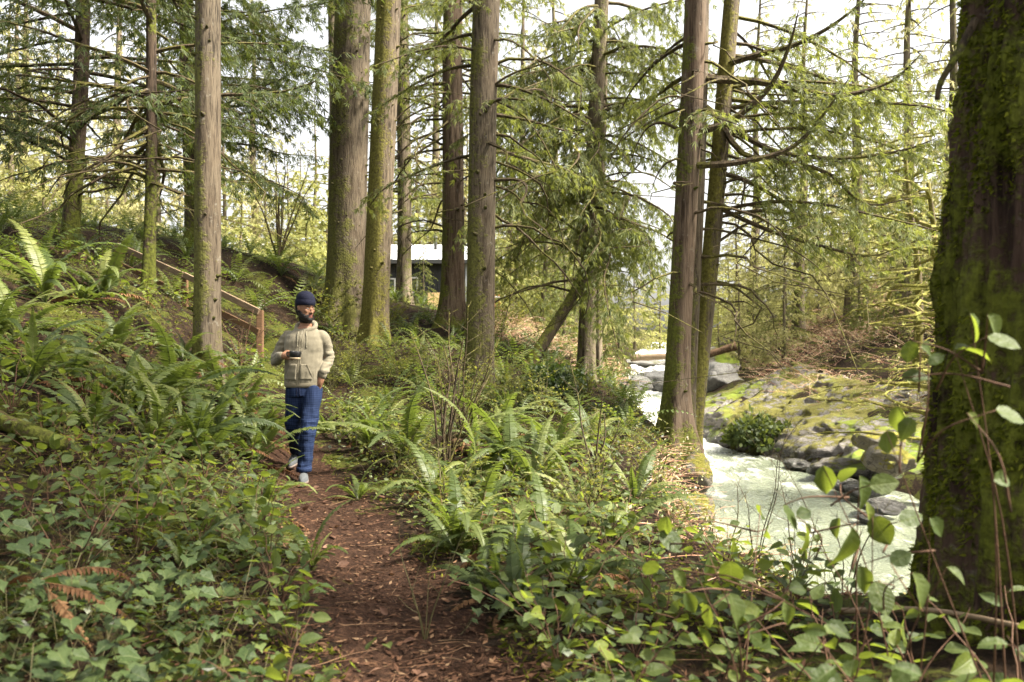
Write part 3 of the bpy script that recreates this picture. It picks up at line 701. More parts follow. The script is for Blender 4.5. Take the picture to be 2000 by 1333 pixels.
def tree(name, label, base, top_px, r_base, r_top, height, bark, seed, crown=(), stubs=0, flare=0.5, group=None, fol=M_leafmid, twig=M_twig, lobes=5, bend=0.4, cat='tree', limbs=(), zoff=0.0):
    """base (px, py, Y) on the photograph, top_px where the trunk leaves the picture"""
    rng = np.random.default_rng(seed)
    b = at(*base); Y = base[2]
    tp = at(top_px, 0, Y)
    d = unit(tp - b)
    root = empty(name, b, 0, label, cat, group)
    V, F, s, P, r = trunk_geo(np.zeros(3), d, height, r_base, r_top, flare, seed=seed, lobes=lobes, bend=bend)
    Geo().add(V, F).obj('trunk', bark, root, True)
    def pt(z):
        i = np.searchsorted(s, z).clip(1, len(s) - 1); f = (z - s[i - 1]) / (s[i] - s[i - 1]); return P[i - 1] * (1 - f) + P[i] * f, r[i]
    if stubs:
        me = stub_mesh(bark)
        for k in range(stubs):
            z = rng.uniform(0.6, min(height, 1.3 + 0.43 * Y - b[2]) - 0.2); a = rng.uniform(-2.9, -0.25); p, rr = pt(z)
            o = link('branch_stub', me, root); sc = rng.uniform(0.035, 0.075)
            o.location = p + np.array([math.cos(a), math.sin(a), 0]) * rr * 0.93; o.rotation_euler = (0, 0, a); o.scale = (sc * rng.uniform(.6, 1.6), sc, sc)
    g = Geo()
    for c in crown:
        c = dict(c); z0, z1, n = c.pop('z0'), c.pop('z1'), c.pop('n'); L0, L1 = c.pop('L'); az = c.pop('az', None); rise = c.pop('rise', 0.1); rv = c.pop('rv', 0.15)
        droop = c.pop('droop', 0.35); up = c.pop('up', 0.15); r0 = c.pop('r0', 0.03)
        for k in range(n):
            z = z0 + (z1 - z0) * (k + rng.random()) / n; p, rr = pt(z)
            a = rng.uniform(0, 2 * np.pi) if az is None else R(rng.uniform(*az))
            q = p + np.array([math.cos(a), math.sin(a), 0]) * rr * 0.8
            branch(g, q, a, rng.uniform(L0, L1), rise + rng.normal(0, rv), droop * rng.uniform(.6, 1.3), up, r0 * rng.uniform(.7, 1.2), rng, **c)
    if g.n: g.obj('crown', [twig, fol], root)
    for lb in limbs:
        lb = dict(lb); g2 = Geo(); pts = [at(*q) - b for q in lb.pop('pts')]; nm = lb.pop('name', 'limb'); r0 = lb.pop('r0', 0.045)
        branch(g2, None, 0, 0, 0, 0, 0, r0, rng, pts=pts, **lb); g2.obj(nm, [twig, fol], root)
    return root

def bare(z0, z1, n, L, **k):
    d = dict(z0=z0, z1=z1, n=n, L=L, fol=0.0, rise=0.05, droop=0.25, up=-0.1, r0=0.022, lets=4.2, let_len=0.30, wig=0.42, hang=1.2, rv=0.35, curl=0.30); d.update(k); return d
def leafy(z0, z1, n, L, **k):
    d = dict(z0=z0, z1=z1, n=n, L=L, rise=0.1, droop=0.5, up=0.2, r0=0.028); d.update(k); return d

# left bank
tree('red_alder_tree', 'straight grey-brown trunk rising from the ferns left of the man', (405, 735, 9.5), 404, 0.152, 0.135, 12, B_grey, 11, stubs=16, flare=0.25, bend=0.12,
     crown=[leafy(6.5, 11, 14, (1.2, 2.2), az=(-60, 60))])
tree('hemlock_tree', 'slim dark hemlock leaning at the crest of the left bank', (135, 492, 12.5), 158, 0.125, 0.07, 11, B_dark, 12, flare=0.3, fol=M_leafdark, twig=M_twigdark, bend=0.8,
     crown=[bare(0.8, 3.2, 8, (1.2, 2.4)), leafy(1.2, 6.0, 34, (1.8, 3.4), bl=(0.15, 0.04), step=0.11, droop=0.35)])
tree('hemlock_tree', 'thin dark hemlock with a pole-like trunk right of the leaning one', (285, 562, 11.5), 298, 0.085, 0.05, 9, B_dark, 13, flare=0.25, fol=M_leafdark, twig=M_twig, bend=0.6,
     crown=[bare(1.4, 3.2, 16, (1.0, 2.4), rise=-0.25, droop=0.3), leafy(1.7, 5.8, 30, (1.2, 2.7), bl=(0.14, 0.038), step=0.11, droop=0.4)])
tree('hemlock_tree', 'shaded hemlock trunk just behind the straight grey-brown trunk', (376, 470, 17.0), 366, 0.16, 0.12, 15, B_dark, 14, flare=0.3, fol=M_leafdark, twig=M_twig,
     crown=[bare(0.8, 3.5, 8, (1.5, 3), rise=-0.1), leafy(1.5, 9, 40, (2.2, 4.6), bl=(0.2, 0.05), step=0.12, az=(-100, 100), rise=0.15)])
# the big pair and the ones before the cabin
tree('douglas_fir_tree', 'thickest tall trunk behind the man, flaring at its foot', (676, 642, 17.0), 690, 0.42, 0.31, 19, B_grey, 15, stubs=26, flare=0.75, lobes=6, bend=0.15,
     crown=())
tree('douglas_fir_tree', 'yellow mossy trunk leaning right beside the thickest one', (733, 668, 15.5), 759, 0.255, 0.205, 17, B_moss, 16, stubs=30, flare=0.35, bend=0.2,
     crown=())
tree('western_hemlock_tree', 'pale straight trunk half hidden behind the thickest one at its left', (652, 560, 24), 652, 0.17, 0.14, 18, B_far, 17, crown=[bare(6, 11, 6, (1, 1.8))])
tree('western_hemlock_tree', 'mid-sized trunk in front of the cabin left of the split cedar', (789, 597, 22.0), 786, 0.20, 0.16, 18, B_far, 18, flare=0.4,
     crown=[bare(2.5, 7.5, 22, (1.2, 2.6), up=0.1), leafy(2.0, 4.5, 7, (1.0, 1.8), bl=(.17, .05)), leafy(6.5, 11.5, 24, (1.8, 3.6), bl=(.19, .05), step=0.11)], fol=M_leafmid)
tree('red_cedar_tree', 'split fluted cedar trunk with curled mossy twigs before the cabin', (881, 645, 18.0), 886, 0.26, 0.17, 17, B_red, 19, flare=0.7, lobes=3, stubs=5,
     crown=[bare(2.0, 6.8, 34, (0.9, 2.6), droop=0.5, up=-0.2), leafy(4.6, 9.5, 22, (1.2, 2.8), bl=(.16, .045), step=0.1)])
tree('red_cedar_tree', 'tall cedar trunk with the shaded left side in the middle of the picture', (931, 778, 12.5), 952, 0.225, 0.19, 14, B_grey, 20, stubs=20, flare=0.35,
     crown=[bare(2.6, 5.6, 12, (0.8, 2.2), az=(-60, 60), droop=0.7, rv=.45), leafy(3.6, 7.0, 15, (0.8, 2.2), bl=(.13, .035), step=0.08)])
# middle right
tree('hemlock_tree', 'slender dark hemlock with drooping pale sprays over the river bank', (1142, 752, 17.0), 1173, 0.19, 0.12, 16, B_far, 21, flare=0.35, twig=M_twig, fol=M_leafmid,
     crown=[bare(1.6, 6, 16, (1.0, 2.6), droop=0.6), leafy(2.9, 8.2, 58, (1.2, 3.4), bl=(.17, .046), step=0.085, hang=1.6, droop=0.75, fan=3)])
tree('hemlock_tree', 'thin trunk standing close behind the slender hemlock on its right', (1166, 730, 18.5), 1180, 0.11, 0.08, 13, B_far, 22, fol=M_leafmid, crown=[leafy(2.5, 8, 24, (1.2, 2.8), bl=(.17, .045), step=0.10, hang=1.6, droop=.7)])
# leaning mossy trunk
lp = spline([at(1032, 722, 15.2), at(1060, 672, 15.4), at(1100, 610, 15.7), at(1148, 525, 16.3), at(1185, 455, 17), at(1230, 380, 17.5)], 30)
V, F = tube(lp, np.linspace(0.135, 0.075, 30), 18); V = V + 0.02 * fbm(V[:, 0] * 6, V[:, 1] * 6, V[:, 2] * 6, 3, 3)[:, None]
lt = empty('leaning_tree', lp[0], 0, 'mossy trunk leaning steeply right against the slender hemlock', 'tree')
Geo().add(V - lp[0], F).obj('trunk', bark_mat('leaning_bark', (0.02, 0.015, 0.01), (0.075, 0.055, 0.035), moss=(0.075, 0.080, 0.012), moss_amt=0.8, side=(-0.6, 0, 0.7)), lt, True)
g = Geo(); rg = np.random.default_rng(5)
for i in (18, 22, 25, 28, 29): branch(g, lp[i] - lp[0], rg.uniform(0, 6.28), rg.uniform(1, 2.2), 0.3, 0.3, 0.1, 0.025, rg, fol=0.5)
g.obj('crown', [M_twig, M_leafmid], lt)
# the three trunks above the river
LB = dict(lets=8.0, let_len=0.26, step=0.065, bl=(.13, .036), t0=0.25, hang=1.15, fan=3, curl=.18)
tree('red_cedar_tree', 'tallest fluted cedar trunk standing at the edge above the river', (1322, 862, 11.0), 1357, 0.165, 0.135, 12, B_red, 23, flare=0.75, lobes=4, stubs=6,
     crown=[bare(1.8, 5.6, 16, (0.4, 1.4), droop=0.6, up=-0.3, r0=0.016), leafy(4.3, 6.2, 6, (0.8, 1.8), bl=(.12, .034))],
     limbs=[dict(LB, pts=[(1342, 260, 11), (1420, 240, 10.8), (1500, 175, 10.6), (1540, 95, 10.4), (1560, 20, 10.2)], r0=0.055, fol=0.6, wig=.2),
            dict(LB, pts=[(1335, 325, 11), (1440, 318, 10.7), (1540, 292, 10.5), (1600, 235, 10.3), (1660, 150, 10.1)], r0=0.048, fol=0.6),
            dict(LB, pts=[(1338, 260, 11), (1290, 240, 11.2), (1255, 262, 11.5), (1225, 330, 11.6)], r0=0.02, fol=0.0)])
tree('red_cedar_tree', 'narrow cedar trunk pressed between the fluted one and the leaning one', (1345, 850, 11.35), 1372, 0.10, 0.085, 12, B_grey, 24, flare=0.3,
     crown=[bare(2, 5.5, 8, (0.8, 2.2), az=(-40, 70), droop=0.4)],
     limbs=[dict(LB, pts=[(1382, 155, 11.3), (1480, 160, 11.0), (1580, 180, 10.8), (1650, 186, 10.6), (1740, 160, 10.4), (1800, 105, 10.2)], r0=0.055, fol=0.9),
            dict(LB, pts=[(1378, 210, 11.3), (1460, 270, 11.2), (1530, 300, 11.1), (1640, 310, 11.0), (1760, 295, 10.9), (1830, 270, 10.8)], r0=0.045, fol=0.9)])
tree('red_cedar_tree', 'smooth cedar trunk of the riverside three, leaning right', (1350, 868, 11.7), 1432, 0.135, 0.10, 12, B_moss, 25, flare=0.3, stubs=8,
     crown=[bare(1.8, 5.8, 10, (0.7, 2.4), az=(-75, 75), droop=0.8, up=0.15, r0=0.015, rv=.5, wig=.6, lets=5.5), leafy(3.0, 6.4, 9, (1.4, 3.4), az=(-70, 50), bl=(.13, .034), droop=0.6), leafy(4.4, 6.3, 5, (2.4, 4.2), az=(-55, 25), bl=(.14, .036), droop=0.5, hang=1.2, let_len=.36, lets=9)],
     limbs=[dict(LB, pts=[(1405, 130, 11.7), (1470, 110, 11.4), (1560, 85, 11.1), (1640, 40, 10.8), (1720, -30, 10.5)], r0=0.05, fol=0.5),
            dict(LB, pts=[(1396, 220, 11.7), (1450, 300, 11.4), (1530, 315, 11.2), (1620, 340, 11.0), (1690, 400, 10.9), (1790, 385, 10.8)], r0=0.045, fol=0.9),
            dict(LB, pts=[(1385, 370, 11.7), (1450, 350, 11.5), (1448, 400, 11.5), (1436, 470, 11.5)], r0=0.018, fol=0.0),
            dict(LB, pts=[(1390, 400, 11.7), (1500, 450, 11.4), (1600, 480, 11.2), (1700, 500, 11.0), (1790, 470, 10.8)], r0=0.034, fol=0.6)])

# the big dark trunk close on the right
def hero():
    rng = np.random.default_rng(77); Y = 3.2; b = at(2150, 1190, Y); b[2] = h1(b[0], b[1]) - 0.1
    root = empty('big_cedar_tree', b, 0, 'huge dark furrowed cedar trunk with green moss close at the right edge', 'tree')
    ns, nr = 300, 260; s = np.linspace(-0.5, 4.6, nr); a = np.arange(ns) / ns * 2 * np.pi
    hz = s + 0.0
    left = np.interp(hz, [-0.5, 0.0, 0.25, 0.5, 0.9, 1.5, 2.2, 2.8, 4.6], [0.86, 0.76, 0.70, 0.66, 0.62, 0.57, 0.50, 0.43, 0.34])
    wob = 0.6 * vnoise(s[:, None] * 0.8, np.cos(a)[None] * 2, np.sin(a)[None] * 2, 4)
    ca, sa = np.cos(a + 0.0)[None] * 9 + wob, np.sin(a)[None] * 9 + wob
    n1 = vnoise(ca, sa, s[:, None] * 0.55, 1); ridge = 1 - np.abs(n1) * 2.2
    n2 = vnoise(ca * 2.3, sa * 2.3, s[:, None] * 1.3, 2); ridge2 = 1 - np.abs(n2) * 2.0
    moss = np.clip(fbm(np.cos(a)[None] * 2.2, np.sin(a)[None] * 2.2, s[:, None] * 1.5, 8, 4), 0, 1)
    lump = fbm(np.cos(a)[None] * 11, np.sin(a)[None] * 11, s[:, None] * 7, 6, 3)
    rad = left[:, None] * (1 + 0.03 * np.cos(3 * a + 1)[None]) + 0.075 * ridge.clip(-0.6, 1) + 0.018 * ridge2.clip(-0.5, 1) + 0.05 * moss + 0.012 * lump - 0.05
    rad += 0.22 * np.exp(-np.maximum(s, 0)[:, None] / 0.3) * (0.5 + 0.5 * np.cos(5 * a + 2.2)[None])
    V = np.stack([rad * np.cos(a)[None] - 0.02 * s[:, None], rad * np.sin(a)[None], np.broadcast_to(s[:, None], rad.shape)], -1)
    Geo().add(V.reshape(-1, 3), ring_faces(nr, ns)).obj('trunk', B_hero, root, True)
    # moss tufts that stand off the bark
    n = 34000; zi = rng.uniform(0, 4.0, n); ai = rng.uniform(math.pi * 0.75, math.pi * 1.85, n)
    dens = fbm(np.cos(ai) * 2.2, np.sin(ai) * 2.2, (zi) * 1.5, 8, 4) + 0.45 * vnoise(np.cos(ai) * 9, np.sin(ai) * 9, zi * 3, 12)
    ok = dens > -0.05; zi, ai = zi[ok], ai[ok]; n = len(zi)
    si = np.clip(((zi + 0.5) / 5.1 * (nr - 1)).astype(int), 0, nr - 1); aj = (ai / (2 * np.pi) * ns).astype(int) % ns
    p = V[si, aj]; out = np.stack([np.cos(ai), np.sin(ai), 0 * ai], -1)
    g = Geo(); D = out * 0.8 + rng.normal(0, 0.5, (n, 3)) + [0, 0, -0.5]
    blades(g, p - out * 0.006, D, rng.normal(0, 1, (n, 3)), rng.uniform(0.016, 0.048, n), rng.uniform(0.008, 0.016, n), 0)
    M = leaf_mat('trunk_moss', [(0, (0.012, 0.016, 0.002)), (0.5, (0.075, 0.088, 0.009)), (1, (0.17, 0.18, 0.02))], tf=0.25, trans=(0.25, 0.3, 0.02), rough=0.9, spec=0.1, objw=0.0)
    tag(g.obj('moss', M, root), kind='stuff')
    g = Geo(); sp_ = [at(1905, 40, 3.1) - b, at(1868, 110, 3.05) - b, at(1838, 160, 3.05) - b, at(1830, 195, 3.05) - b]
    g.tube(spline(sp_, 12), np.linspace(0.016, 0.009, 12), 8); g.obj('dead_branch', M_twigdark, root, True)
    up_ = spline([[-.09, 0, 4.5], [-.12, .1, 8], [-.1, .1, 13]], 14); Geo().tube(up_, np.linspace(.36, .16, 14), 16).obj('upper_trunk', B_hero, root, True)  # out-of-view trunk top, added to carry the shading crown
    g = Geo()
    for k in range(18):
        z = 5.6 + 7 * (k + rng.random()) / 18; a = rng.uniform(0, 6.28)
        branch(g, np.array([-.1, 0, z]), a, rng.uniform(3.0, 5.8), .25, .45, .15, .045, rng, lets=5, step=.17, bl=(.26, .10), hang=.8)
    g.obj('crown', [M_twigdark, M_leafdark], root)  # unseen crown above the frame, added to shade the foreground
hero()

# ------------------------------------------------------------------ background trees: four kinds, copied
def proto_conifer(kind, seed, height, spread, n, fol, twig, bl, droop, bark=B_far, z0=0.06, step=0.19, lets=4.2, hang=1.1):
    rng = np.random.default_rng(seed); V, F, s, P, r = trunk_geo(np.zeros(3), np.array([0.02, 0, 1.0]), height, height * 0.016, 0.02, 0.4, ns=12, nr=16, seed=seed, bend=1.0)
    tm = Geo().add(V, F).mesh('trunk', bark, True); g = Geo()
    for k in range(n):
        f = z0 + (0.985 - z0) * (k + rng.random()) / n; L = spread * (1.06 - f) ** 0.75 * rng.uniform(0.55, 1.15) + 0.25
        branch(g, np.array([0.02 * f * height, 0, f * height]), rng.uniform(0, 6.283), L, 0.12 + rng.normal(0, .12), droop, 0.2, 0.03, rng, lets=lets, step=step, bl=bl, tw=3, fan=2, hang=hang, let_len=0.36)
    return tm, g.mesh('crown', [twig, fol])
PROTO = {
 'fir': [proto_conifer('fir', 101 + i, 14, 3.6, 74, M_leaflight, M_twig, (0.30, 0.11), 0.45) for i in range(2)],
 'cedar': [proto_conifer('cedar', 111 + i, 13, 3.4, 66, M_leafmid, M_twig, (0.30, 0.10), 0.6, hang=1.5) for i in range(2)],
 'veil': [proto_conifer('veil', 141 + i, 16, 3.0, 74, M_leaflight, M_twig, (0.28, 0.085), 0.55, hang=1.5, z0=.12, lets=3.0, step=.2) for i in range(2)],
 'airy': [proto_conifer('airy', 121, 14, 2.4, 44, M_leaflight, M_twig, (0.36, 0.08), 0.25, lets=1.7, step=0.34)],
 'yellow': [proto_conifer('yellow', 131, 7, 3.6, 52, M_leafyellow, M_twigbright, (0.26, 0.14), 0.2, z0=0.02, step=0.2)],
}
NAMES = {'veil': 'tall_conifer', 'fir': 'fir_tree', 'cedar': 'cedar_tree', 'airy': 'thin_conifer', 'yellow': 'leafy_tree'}
def far_tree(kind, px, Y, hgt, label, group, rng, X=None):
    x = (px - 1000) / FPX * Y if X is None else X
    o = empty(NAMES[kind], (x, Y, h1(x, Y) - 0.15), rng.uniform(0, 6.28), label, 'tree', group)
    tm, cm = PROTO[kind][rng.integers(len(PROTO[kind]))]
    h0 = {'yellow': 7, 'cedar': 13, 'veil': 16}.get(kind, 14)
    sc = hgt / h0; w = sc * rng.uniform(0.9, 1.15); o.scale = (w, w, sc)
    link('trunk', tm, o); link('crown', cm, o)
    return o
rg = np.random.default_rng(2024)
for px, Y, hg, lab in ((828, 25, 2.3, 'young bright green cedar hiding the left part of the cabin wall'), (742, 26, 1.8, 'low young cedar left of the cabin window'), (905, 27, 1.5, 'young cedar at the foot of the cabin corner')): far_tree('cedar', px, Y, hg, lab, None, rg)
FT = [  # kind, px, distance, height
 ('left', [('fir', 20, 26, 9), ('fir', -90, 22, 10), ('airy', 45, 30, 13), ('yellow', 90, 24, 3.8), ('yellow', 10, 30, 5), ('fir', 210, 33, 8), ('yellow', 180, 27, 3.6), ('cedar', -200, 20, 9), ('fir', 310, 30, 9), ('yellow', 270, 36, 6), ('fir', 120, 45, 15), ('veil', 45, 36, 17), ('veil', 240, 40, 19)]),
 ('behind', [('airy', 612, 46, 12), ('airy', 585, 55, 11), ('yellow', 560, 38, 6), ('yellow', 600, 33, 4.4), ('fir', 520, 42, 8), ('yellow', 470, 30, 4.5), ('fir', 440, 36, 9), ('yellow', 640, 44, 8), ('airy', 545, 60, 12), ('veil', 500, 48, 21)]),
 ('cabin', [('yellow', 770, 41, 7), ('fir', 820, 46, 11), ('yellow', 860, 44, 8), ('yellow', 720, 50, 9), ('fir', 905, 52, 14), ('yellow', 935, 42, 6.5), ('cedar', 1000, 40, 12), ('cedar', 1060, 34, 9.5), ('fir', 1030, 55, 14), ('yellow', 1085, 46, 8), ('cedar', 1105, 28, 5.5), ('yellow', 1010, 33, 4.5), ('veil', 1015, 42, 21), ('veil', 1085, 47, 24), ('veil', 845, 48, 24), ('veil', 935, 55, 27), ('veil', 1120, 36, 17)]),
 ('river', [('fir', 1180, 62, 12), ('yellow', 1130, 60, 8), ('fir', 1240, 80, 12), ('cedar', 1205, 50, 9), ('yellow', 1290, 90, 12), ('fir', 1330, 100, 12), ('fir', 1160, 85, 15)]),
 ('far', [('fir', 1440, 62, 13), ('fir', 1480, 56, 11), ('cedar', 1535, 49, 9.5), ('fir', 1555, 62, 13.5), ('fir', 1620, 54, 11.5), ('yellow', 1405, 58, 6), ('cedar', 1470, 48, 6.5), ('fir', 1690, 50, 14), ('cedar', 1680, 43, 5.5), ('fir', 1760, 44, 13), ('yellow', 1600, 58, 9), ('cedar', 1770, 36, 10), ('fir', 1840, 50, 15), ('fir', 1900, 40, 14), ('yellow', 1720, 60, 14), ('cedar', 1980, 34, 12), ('veil', 1560, 50, 24), ('veil', 1665, 47, 25), ('veil', 1765, 41, 23), ('veil', 1470, 64, 30), ('veil', 1850, 37, 22), ('fir', 1530, 43, 9), ('fir', 1445, 46, 7.5), ('fir', 1500, 80, 18), ('fir', 1640, 78, 19), ('yellow', 1420, 85, 12), ('fir', 2100, 30, 12), ('fir', 2250, 26, 13), ('cedar', 2520, 24, 12), ('fir', 2330, 34, 15), ('yellow', 2420, 29, 7), ('cedar', 2750, 20, 12), ('fir', 2600, 32, 15)]),
]
WHAT = {'veil': 'tall see-through conifer', 'fir': 'pale green fir', 'cedar': 'drooping green cedar', 'airy': 'thin sparse conifer', 'yellow': 'bushy yellow-green tree'}
WHERE = {'left': 'beyond the crest of the left bank', 'behind': 'in the bright gap left of the thickest trunk', 'cabin': 'behind the cabin and the middle trunks', 'river': 'far upstream above the white rapids', 'far': 'on the far bank above the slab'}
for reg, lst in FT:
    for kind, px, Y, hg in lst:
        mates = sorted(a[1] for a in lst if a[0] == kind); i = mates.index(px); nn = len(mates)
        od = '' if nn == 1 else ', ' + ('leftmost' if i == 0 else 'rightmost' if i == nn - 1 else ('second', 'third', 'fourth', 'fifth', 'sixth', 'seventh', 'eighth', 'ninth', 'tenth', 'eleventh', 'twelfth', 'thirteenth', 'fourteenth', 'fifteenth', 'sixteenth', 'seventeenth', 'eighteenth')[i - 1] + ' from left')
        if reg in ('far', 'river') and kind != 'veil': hg *= .82
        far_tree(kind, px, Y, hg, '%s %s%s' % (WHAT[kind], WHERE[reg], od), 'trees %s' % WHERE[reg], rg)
for i in range(26):        # the woods go on behind these
    px = rg.uniform(-900, 2900); Y = rg.uniform(75, 120); k = ('fir', 'fir', 'cedar', 'yellow')[rg.integers(4)]
    if 540 < px < 640 or 1190 < px < 1330: continue
    far_tree(k, px, Y, rg.uniform(10, 17) if k != 'yellow' else 9, 'distant %s in the woods at the back' % WHAT[k], 'distant %ss at the back' % WHAT[k], rg)

# mossy bare trees over the far bank, beside the big trunk
def mossy_tree(px, Y, hgt, n, seed, label):
    rng = np.random.default_rng(seed); x = (px - 1000) / FPX * Y; z = h1(x, Y)
    o = empty('mossy_maple_tree', (x, Y, z), 0, label, 'tree')
    V, F, s, P, r = trunk_geo(np.zeros(3), np.array([-0.06, 0, 1.0]), hgt, 0.20, 0.05, 0.4, ns=14, nr=18, seed=seed, bend=2.0)
    Geo().add(V, F).obj('trunk', B_moss, o, True); g = Geo()
    for k in range(n):
        f = 0.12 + 0.85 * (k + rng.random()) / n
        branch(g, P[np.searchsorted(s, f * hgt)], R(rng.uniform(110, 290)), rng.uniform(1.6, 4.2), rng.uniform(-0.1, 0.45), 0.35, 0.1, 0.06, rng, lets=3.2, let_len=0.38, fol=0.25, bl=(.16, .06), step=0.2, wig=0.6, hang=0.7, curl=.35)
    g.obj('crown', [M_twigbright, M_leafyellow], o)
mossy_tree(1850, 21, 8, 26, 61, 'bare tree with bright yellow mossy limbs reaching left behind the big trunk')
mossy_tree(1800, 30, 9, 22, 62, 'farther bare mossy tree on the hillside above the brambles')

# ------------------------------------------------------------------ undergrowth
M_fern = leaf_mat('fern_green', [(0.0, (0.0238, 0.0391, 0.0102)), (0.45, (0.0527, 0.0714, 0.0179)), (0.8, (0.0892, 0.1037, 0.0281)), (1.0, (0.1360, 0.1403, 0.0382))], tf=0.26, trans=(0.30, 0.40, 0.05), rough=0.5, spec=0.3, objw=0.8, blotch=0.2, scale=6)
M_ferndead = leaf_mat('fern_dead', [(0.0, (0.05, 0.024, 0.013)), (0.6, (0.105, 0.055, 0.027)), (1.0, (0.17, 0.10, 0.05))], tf=0.2, trans=(0.3, 0.14, 0.05), rough=0.8, spec=0.1, objw=0.6)
M_salal = leaf_mat('salal_leaf', [(0.0, (0.0158, 0.0274, 0.0072)), (0.45, (0.0360, 0.0562, 0.0144)), (0.80, (0.0634, 0.0850, 0.0245)), (0.93, (0.0936, 0.1188, 0.0202)), (1.0, (0.1440, 0.1440, 0.0216))], tf=0.36, trans=(0.32, 0.40, 0.04), rough=0.5, spec=0.22, objw=0.85, blotch=0.15, scale=4, veins=.35, spots=.6)
M_ivy = leaf_mat('ivy_leaf', [(0.0, (0.0136, 0.0258, 0.0075)), (0.5, (0.0306, 0.0517, 0.0143)), (0.9, (0.0544, 0.0782, 0.0231)), (1.0, (0.0884, 0.1088, 0.0272))], tf=0.18, trans=(0.2, 0.3, 0.04), rough=0.5, spec=0.3, objw=0.85, blotch=0.15, scale=4, veins=.4, spots=.35)
M_leafbrown = leaf_mat('fallen_leaf', [(0.0, (0.0467, 0.0221, 0.0136)), (0.5, (0.0978, 0.0510, 0.0323)), (1.0, (0.1785, 0.1062, 0.0723))], tf=0.08, trans=(0.3, 0.15, 0.06), rough=0.7, spec=0.2, objw=0.7, scale=20)
M_litter = leaf_mat('litter', [(0.0, (0.0153, 0.0085, 0.0051)), (0.4, (0.0510, 0.0255, 0.0153)), (0.8, (0.0808, 0.0425, 0.0238)), (1.0, (0.1445, 0.0935, 0.0553))], tf=0.0, rough=0.85, spec=0.1, objw=0.0)
M_moss = leaf_mat('ground_moss', [(0.0, (0.025, 0.030, 0.004)), (0.5, (0.065, 0.075, 0.009)), (1.0, (0.14, 0.14, 0.018))], tf=0.25, trans=(0.3, 0.32, 0.03), rough=0.9, spec=0.1, objw=0.0)
M_cover = leaf_mat('cover_leaf', [(0.0, (0.0144, 0.0240, 0.0072)), (0.5, (0.0336, 0.0496, 0.0136)), (1.0, (0.0800, 0.0960, 0.0240))], tf=0.2, trans=(0.26, 0.34, 0.04), rough=0.45, spec=0.4, objw=0.0)
M_stem = plain('green_stem', (0.060, 0.052, 0.022), 0.7, 0.2, 0.3, 40)
M_stemred = plain('woody_stem', (0.075, 0.040, 0.024), 0.8, 0.2, 0.35, 40)
M_drytwig = leaf_mat('dry_bramble', [(0.0, (0.17, 0.085, 0.055)), (0.5, (0.33, 0.185, 0.12)), (1.0, (0.50, 0.35, 0.25))], tf=0.15, trans=(0.4, 0.25, 0.12), rough=0.8, spec=0.1, objw=0.0)
M_dryleaf = leaf_mat('bramble_leaf', [(0.0, (0.15, 0.17, 0.07)), (0.6, (0.30, 0.27, 0.16)), (1.0, (0.50, 0.42, 0.30))], tf=0.35, trans=(0.5, 0.42, 0.18), rough=0.6, spec=0.2, objw=0.0)
rp = np.random.default_rng(99)

# ---- ferns
def frond(L, p0, p1, wmax, pairs, seed, twist=0.25, mi=0):
    """one sword-fern frond growing along +X from the origin: rachis and separate narrow leaflets"""
    rng = np.random.default_rng(seed); n = 12; s = np.linspace(0, 1, n)
    pit = R(p0) + (R(p1) - R(p0)) * s ** 1.15; st = L / (n - 1)
    x = np.concatenate([[0], np.cumsum(np.cos(pit[:-1]) * st)]); z = np.concatenate([[0], np.cumsum(np.sin(pit[:-1]) * st)])
    P = np.stack([x, 0.05 * L * np.sin(s * 2 + seed) * s, z], -1); g = Geo()
    g.tube(P, 0.0035 * (1 - s) + 0.0012, 3, mi, cap=False)
    T, N, B = frames(P); T = unit(np.gradient(P, axis=0)); side = np.array([0, 1.0, 0]); up = unit(np.cross(T, np.broadcast_to(side, T.shape)))
    t = np.linspace(0.12, 0.985, pairs); ix = t * (n - 1); i0 = ix.astype(int); f = (ix - i0)[:, None]; i1 = np.minimum(i0 + 1, n - 1)
    p = P[i0] * (1 - f) + P[i1] * f; tg = unit(T[i0] * (1 - f) + T[i1] * f); u = unit(up[i0] * (1 - f) + up[i1] * f)
    wl = wmax * np.clip(np.minimum((t - 0.05) / 0.22, 1.0), 0.25, 1) * np.clip((1.02 - t) / 0.55, 0, 1) ** 0.75
    for sg in (-1, 1):
        D = side * sg + tg * (0.34 + 0.25 * t[:, None]) - u * (twist * rng.uniform(.2, 1.6, (pairs, 1))) + rng.normal(0, 0.07, (pairs, 3))
        l = wl * rng.uniform(0.9, 1.08, pairs); w = np.minimum(L * 0.86 / pairs * 1.12, 0.022 + 0 * l)
        D = unit(D); S = unit(np.cross(D, u)) * (w * 0.5)[:, None]
        m1 = p + D * (l * 0.12)[:, None]; m2 = p + D * (l * 0.6)[:, None] - u * (l * 0.03)[:, None]; tip = p + D * l[:, None] - u * (l * 0.14)[:, None]
        V = np.stack([p, m1 + S, m2 + S * 0.85, tip, m2 - S * 0.85, m1 - S], 1).reshape(-1, 3); k = np.arange(pairs) * 6
        g.add(V, [np.stack([k, k + 1, k + 2, k + 4], -1)[:, [0, 1, 2, 3]], np.stack([k + 2, k + 3, k + 4], -1), np.stack([k, k + 4, k + 5], -1)], mi)
    return g
FR_P = [(0.85, 66, -28, .072, 44), (0.75, 52, -45, .066, 40), (0.95, 72, -12, .078, 46), (0.65, 40, -30, .060, 36), (0.80, 60, -60, .068, 42), (0.55, 78, 10, .052, 32)]
FROND = [frond(*a, 300 + i).mesh('frond', M_fern, False) for i, a in enumerate(FR_P)]
DEADF = [frond(0.6, -5, -50, .05, 22, 330, twist=1.0).mesh('dead_frond', M_ferndead), frond(0.7, 20, -75, .045, 24, 331, twist=1.2).mesh('dead_frond', M_ferndead)]
